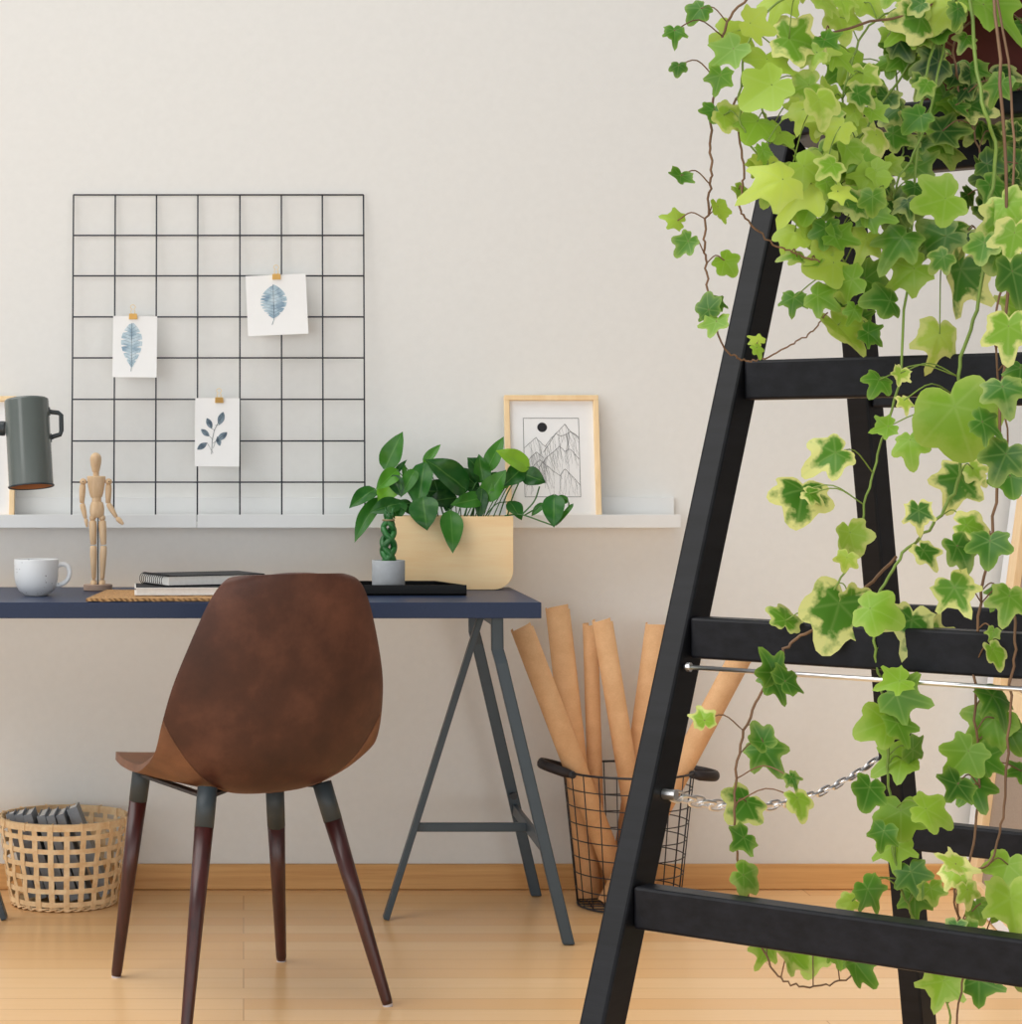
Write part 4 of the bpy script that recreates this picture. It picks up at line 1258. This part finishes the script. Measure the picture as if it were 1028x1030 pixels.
# left hanging strand
vine([(960, -20, .02), (880, -30), (790, -20), (738, 12), (724, 60), (715, 130), (716, 170), (712, 205), (709, 240), (710, 265), (712, 300), (716, 322), (729, 350), (745, 361), (765, 361), (795, 348), (815, 335), (832, 315)],
     [(679, 37, 30, 268, .3, 0), (682, 70, 18, 262, .22, 0), (699, 14, 30, 215, .35, 0), (718, 117, 34, 268, .3, 0), (684, 182, 30, 250, .2, 0), (674, 219, 28, 160, .78, 0), (686, 250, 32, 225, .3, .1),
      (725, 216, 30, 285, .72, 0), (735, 268, 30, 310, .65, 0), (711, 303, 32, 110, .25, 0), (727, 306, 22, 350, .2, 0), (707, 319, 15, 210, .2, 0), (718, 331, 34, 250, .45, .1), (758, 340, 20, 130, .8, 0), (764, 354, 18, 300, .72, 0), (722, 85, 34, 250, .45, 0), (727, 58, 48, 200, .42, 0), (726, 215, 14, 60, .7, 0)], 2.24, SB, .0015)
# short arching strands of the crown (yellow green, over the left rail)
def crown(path, n, spread, Y, stem, hue, var, size=(26, 48), hand=(), dens=None):  # hue carries painted light: lit yellow green at left, shaded dark at right
    P2 = smooth_path([Vector((p[0], p[1], 0)) for p in path], 6)
    lv = []
    for i in range(int(n * 1.35)):
        p = P2[IV.randrange(2, len(P2))]
        x, y = p.x + IV.gauss(0, spread), p.y + IV.gauss(0, spread * .8)
        lv.append((x, y, IV.uniform(*size), IV.choice((270, 250, 290, 225, 315, 200, 340)) + IV.uniform(-25, 25), hue + IV.uniform(-.38, .15), var * IV.choice((0, .3, 1))))
    vine(path, list(hand) + lv, Y, stem, .0015)
crown([(940, -10, .05), (860, -15), (800, -5), (760, 25), (745, 80), (746, 125), (765, 160), (800, 180), (838, 192)], 13, 17, 2.20, SG, .85, .6, hand=[(812, 42, 62, 345, .5, 1.0), (806, 118, 44, 250, .85, .2), (828, 112, 46, 290, .7, .5), (838, 135, 40, 220, .9, .1), (770, 186, 70, 200, .88, .1), (800, 200, 78, 215, .92, 0), (762, 96, 60, 200, .8, 0)])
crown([(950, -10, .05), (850, -20), (790, 0), (782, 35), (772, 80), (768, 112), (785, 140), (815, 165), (840, 172)], 13, 18, 2.26, SG, .82, .4, hand=[(772, 70, 58, 255, .75, 0), (820, 230, 46, 300, .8, 0), (795, 240, 40, 255, .85, 0), (745, 40, 52, 340, .8, 0)])
crown([(945, 0, .05), (820, 40), (745, 95), (742, 130), (748, 178), (744, 205), (756, 226), (782, 248), (803, 255), (826, 264)], 3, 12, 2.23, SB, .7, .3, size=(24, 36))
crown([(960, 0, .04), (900, 10), (868, 35), (850, 90), (852, 150), (870, 190), (888, 215)], 20, 24, 2.28, SG, .7, .6, hand=[(848, 28, 50, 280, .72, .4), (868, 85, 44, 265, .8, .9), (850, 128, 48, 210, .82, .6), (885, 145, 36, 280, .9, 1)])
crown([(965, 0, .04), (915, 30), (900, 70), (910, 120), (905, 160), (880, 190), (840, 215)], 18, 22, 2.32, SG, .5, .5, hand=[(915, 18, 54, 190, .35, 1), (930, 70, 44, 250, .88, .2), (940, 150, 64, 215, .3, .3), (945, 105, 40, 240, .4, 0)])
crown([(985, 10, .03), (960, 40), (965, 90), (985, 150), (995, 200), (985, 235)], 18, 24, 2.30, SB, .28, .4, hand=[(988, 112, 46, 330, .3, 1), (1010, 18, 84, 320, .48, 0), (960, 110, 44, 250, .45, 0)])
crown([(1000, 40, .03), (1015, 100), (1018, 150), (1012, 200), (1015, 250)], 15, 20, 2.34, SB, .22, .5, hand=[(1012, 205, 50, 250, .5, 1), (1000, 190, 40, 200, .35, .9), (1018, 320, 56, 220, .6, .5)])
crown([(950, 10, .05), (870, 130), (840, 170), (815, 205), (822, 235), (850, 262), (870, 300), (862, 330)], 15, 19, 2.27, SG, .6, .2, hand=[(855, 340, 62, 305, .72, .45), (881, 340, 32, 330, .2, 0), (825, 268, 56, 200, .85, .1), (870, 215, 52, 260, .5, 0), (845, 285, 44, 190, .55, 0), (797, 307, 30, 255, .4, 0), (848, 300, 34, 290, .75, .1)])
crown([(960, 0, .05), (930, 130), (900, 190), (905, 220), (935, 250), (946, 263)], 8, 22, 2.25, SG, .4, .3, hand=[(960, 293, 84, 255, .2, 1), (944, 353, 60, 265, .82, .7), (935, 245, 60, 190, .25, .2), (898, 250, 60, 240, .25, .1), (905, 280, 56, 210, .7, .1), (935, 205, 60, 200, .68, .1), (965, 225, 40, 60, .3, .4)], size=(26, 40))
# strand with the big round leaf
vine([(985, 90, .03), (1002, 150, .02), (994, 210, .02), (985, 300), (965, 370), (969, 440), (962, 490), (938, 528), (905, 562), (884, 600), (880, 645), (888, 700), (893, 760), (897, 830), (905, 890), (925, 935), (945, 985), (958, 1040)],
     [(968, 432, 84, 285, .6, .1, .3, True), (915, 453, 44, 280, .6, .1), (884, 432, 32, 195, .45, 0), (882, 388, 32, 240, .35, 0), (904, 382, 26, 250, .75, .9), (912, 408, 24, 280, .9, 1), (960, 495, 58, 250, .22, 1), (985, 478, 34, 300, .75, 1), (985, 531, 44, 350, .55, 1),
      (925, 525, 40, 270, .25, 1), (936, 562, 38, 300, .28, 1), (890, 616, 52, 340, .62, .1), (915, 640, 62, 255, .3, .9), (948, 638, 40, 20, .4, .8), (893, 688, 44, 200, .62, 0), (880, 730, 52, 200, .68, .1), (918, 703, 56, 345, .4, 0), (908, 738, 44, 280, .45, 0), (893, 768, 50, 190, .62, 0),
      (926, 758, 42, 340, .4, 0), (872, 803, 44, 245, .25, 0), (906, 830, 50, 265, .55, 0), (946, 820, 52, 340, .72, .1), (886, 846, 36, 250, .3, 0), (900, 862, 46, 270, .62, 0), (920, 888, 44, 290, .3, 0), (880, 905, 44, 300, .4, 0), (850, 908, 24, 180, .75, .3), (920, 912, 42, 260, .35, 0), (938, 902, 30, 280, .55, .3),
      (945, 1002, 56, 250, .6, .2), (985, 1000, 54, 270, .35, 0), (925, 955, 34, 210, .55, .4), (968, 985, 34, 300, .45, .1)], 2.16, SG, .002)
# strand with the long folded variegated leaf
vine([(935, 60, .08), (915, 250, .06), (905, 380), (888, 440), (872, 500), (858, 560), (838, 595), (832, 640)],
     [(826, 462, 56, 200, .3, .9), (806, 505, 60, 258, .28, 1), (822, 500, 28, 330, .32, 1), (858, 548, 44, 295, .68, .5), (850, 568, 26, 250, .7, .4), (791, 614, 42, 70, .45, .7), (838, 628, 82, 250, .36, 1), (865, 600, 36, 30, .4, .8)], 2.19, SG, .0016)
# lower left strand
vine([(900, 560, .05), (862, 600, .02), (838, 622), (805, 640), (784, 660), (770, 690), (748, 735), (739, 790), (741, 850), (752, 895, .03), (762, 940, .05), (778, 975, .04), (800, 991, .03), (835, 990, .03), (868, 976, .03)],
     [(774, 666, 42, 110, .2, 0), (796, 680, 42, 40, .22, 0), (784, 692, 40, 290, .22, 0), (706, 716, 32, 100, .62, .7), (762, 738, 34, 110, .3, .1), (776, 764, 50, 300, .28, .1), (800, 788, 24, 300, .3, .3), (807, 812, 36, 275, .72, .8), (744, 815, 46, 225, .28, .7), (742, 848, 40, 215, .25, .1), (757, 887, 40, 330, .35, .2),
      (768, 962, 40, 250, .6, .2), (794, 970, 44, 240, .62, .5), (815, 966, 48, 270, .66, .3), (842, 965, 36, 290, .5, 0), (868, 980, 50, 320, .4, 0), (850, 968, 30, 200, .5, 0)], 2.185, SB, .0016, root=False)
# right strands
vine([(1005, 60, .05), (1015, 250, .03), (1008, 400), (1000, 520), (985, 620), (980, 700), (986, 780), (978, 850), (962, 910), (972, 960), (962, 1030)],
     [(1006, 470, 52, 240, .22, .1), (1000, 430, 44, 330, .2, 0), (1012, 400, 50, 280, .3, .2), (1018, 490, 44, 270, .3, 0), (995, 555, 44, 260, .18, 0), (970, 560, 44, 300, .3, .2), (1003, 600, 34, 240, .25, 0), (968, 605, 54, 300, .35, .8), (1014, 612, 48, 255, .42, .3), (1004, 662, 34, 300, .62, .8), (998, 640, 18, 250, .6, .3),
      (985, 735, 66, 215, .42, .1), (1008, 712, 54, 280, .2, 0), (965, 768, 52, 235, .42, 0), (1000, 770, 44, 320, .35, 0), (958, 797, 48, 230, .18, 0), (984, 800, 44, 290, .28, 0), (1021, 776, 28, 200, .3, 0), (1020, 745, 40, 300, .3, 0)], 2.10, SB, .0017)
vine([(1014, 600, .04), (1022, 640), (1016, 700), (1010, 800), (1000, 860), (975, 880), (960, 900), (975, 950), (1010, 980)],
     [(952, 864, 36, 150, .8, 1), (968, 885, 44, 300, .7, 1), (975, 905, 34, 280, .7, .9), (1010, 882, 48, 250, .55, .1), (1020, 925, 76, 270, .72, .2), (968, 945, 42, 200, .4, .3), (985, 920, 30, 280, .5, .2), (1022, 985, 50, 290, .55, .4), (1005, 918, 36, 240, .5, 0), (960, 940, 30, 250, .3, .3)], 2.07, SB, .0014, root=False)
vine([(1020, 120, .05), (1012, 260), (1000, 340), (1010, 420), (1022, 500)],
     [(1018, 250, 54, 250, .6, .9), (1000, 262, 44, 230, .4, .3), (1022, 290, 60, 280, .2, 0), (1014, 345, 60, 260, .62, .9), (1026, 378, 40, 260, .3, 0), (1000, 225, 50, 220, .55, .8), (988, 255, 40, 260, .4, .2), (1020, 215, 56, 300, .66, .4)], 2.14, SB, .0016)

# ------------------------------------------------------------------ light
WORLD_A, WORLD_B, BAND, SUN_E = 0.22, 2.7, 0.2, 2.5
w = bpy.data.worlds.new('daylight'); SC.world = w; w.use_nodes = True
wt = w.node_tree; bg = wt.nodes['Background']
# sky light is strongest from the big windows, left of and behind the camera
def wmath(op, a, b=None, clamp=False):
    n = wt.nodes.new('ShaderNodeMath'); n.operation = op; n.use_clamp = clamp
    for i, v in enumerate((a, b)):
        if v is None: continue
        if isinstance(v, (int, float)): n.inputs[i].default_value = v
        else: wt.links.new(v, n.inputs[i])
    return n.outputs[0]
tcw = wt.nodes.new('ShaderNodeTexCoord')
dp = wt.nodes.new('ShaderNodeVectorMath'); dp.operation = 'DOT_PRODUCT'
wt.links.new(tcw.outputs['Generated'], dp.inputs[0]); dp.inputs[1].default_value = Vector((-.05, -1, 0)).normalized()
sz = wt.nodes.new('ShaderNodeSeparateXYZ'); wt.links.new(tcw.outputs['Generated'], sz.inputs[0])
band = wmath('DIVIDE', sz.outputs[2], BAND)
band = wmath('POWER', 2.718, wmath('MULTIPLY', wmath('MULTIPLY', band, band), -1.0))
front = wmath('MAXIMUM', dp.outputs['Value'], 0.0)
st = wmath('ADD', wmath('MULTIPLY', wmath('MULTIPLY', front, band), WORLD_B), WORLD_A)
wt.links.new(st, bg.inputs[1])
bg.inputs[0].default_value = (0.96, 0.985, 1.0, 1)
sd = bpy.data.lights.new('window_daylight', 'SUN'); sd.energy = SUN_E; sd.angle = math.radians(70); sd.color = (1.0, .985, .955)
so = bpy.data.objects.new('window_daylight', sd); COL.objects.link(so)
so.rotation_euler = Vector((.52, .08, -.85)).to_track_quat('-Z', 'Y').to_euler()

ad = bpy.data.lights.new('window_light', 'AREA'); ad.shape = 'RECTANGLE'; ad.size = 1.0; ad.size_y = 1.3; ad.energy = 10; ad.color = (1.0, .99, .97)
ao = bpy.data.objects.new('window_light', ad); COL.objects.link(ao); ao.location = (-2.3, 2.3, 2.45)
ao.rotation_euler = (Vector((-.2, 5.4, .95)) - ao.location).to_track_quat('-Z', 'Y').to_euler()

# ------------------------------------------------------------------ camera
cd = bpy.data.cameras.new('camera'); cd.sensor_fit = 'HORIZONTAL'; cd.sensor_width = 36
cd.lens = F / 1028 * 36; cd.shift_x = (514 - VX) / 1028; cd.shift_y = (HY - 515) / 1028
cd.clip_start = .05
co = bpy.data.objects.new('camera', cd); COL.objects.link(co); co.location = (0, 0, H); co.rotation_euler = (math.pi / 2, 0, 0)
SC.camera = co
SC.view_settings.view_transform = 'Standard'; SC.view_settings.look = 'None'
SC.view_settings.exposure = 0.13; SC.view_settings.gamma = 1.0
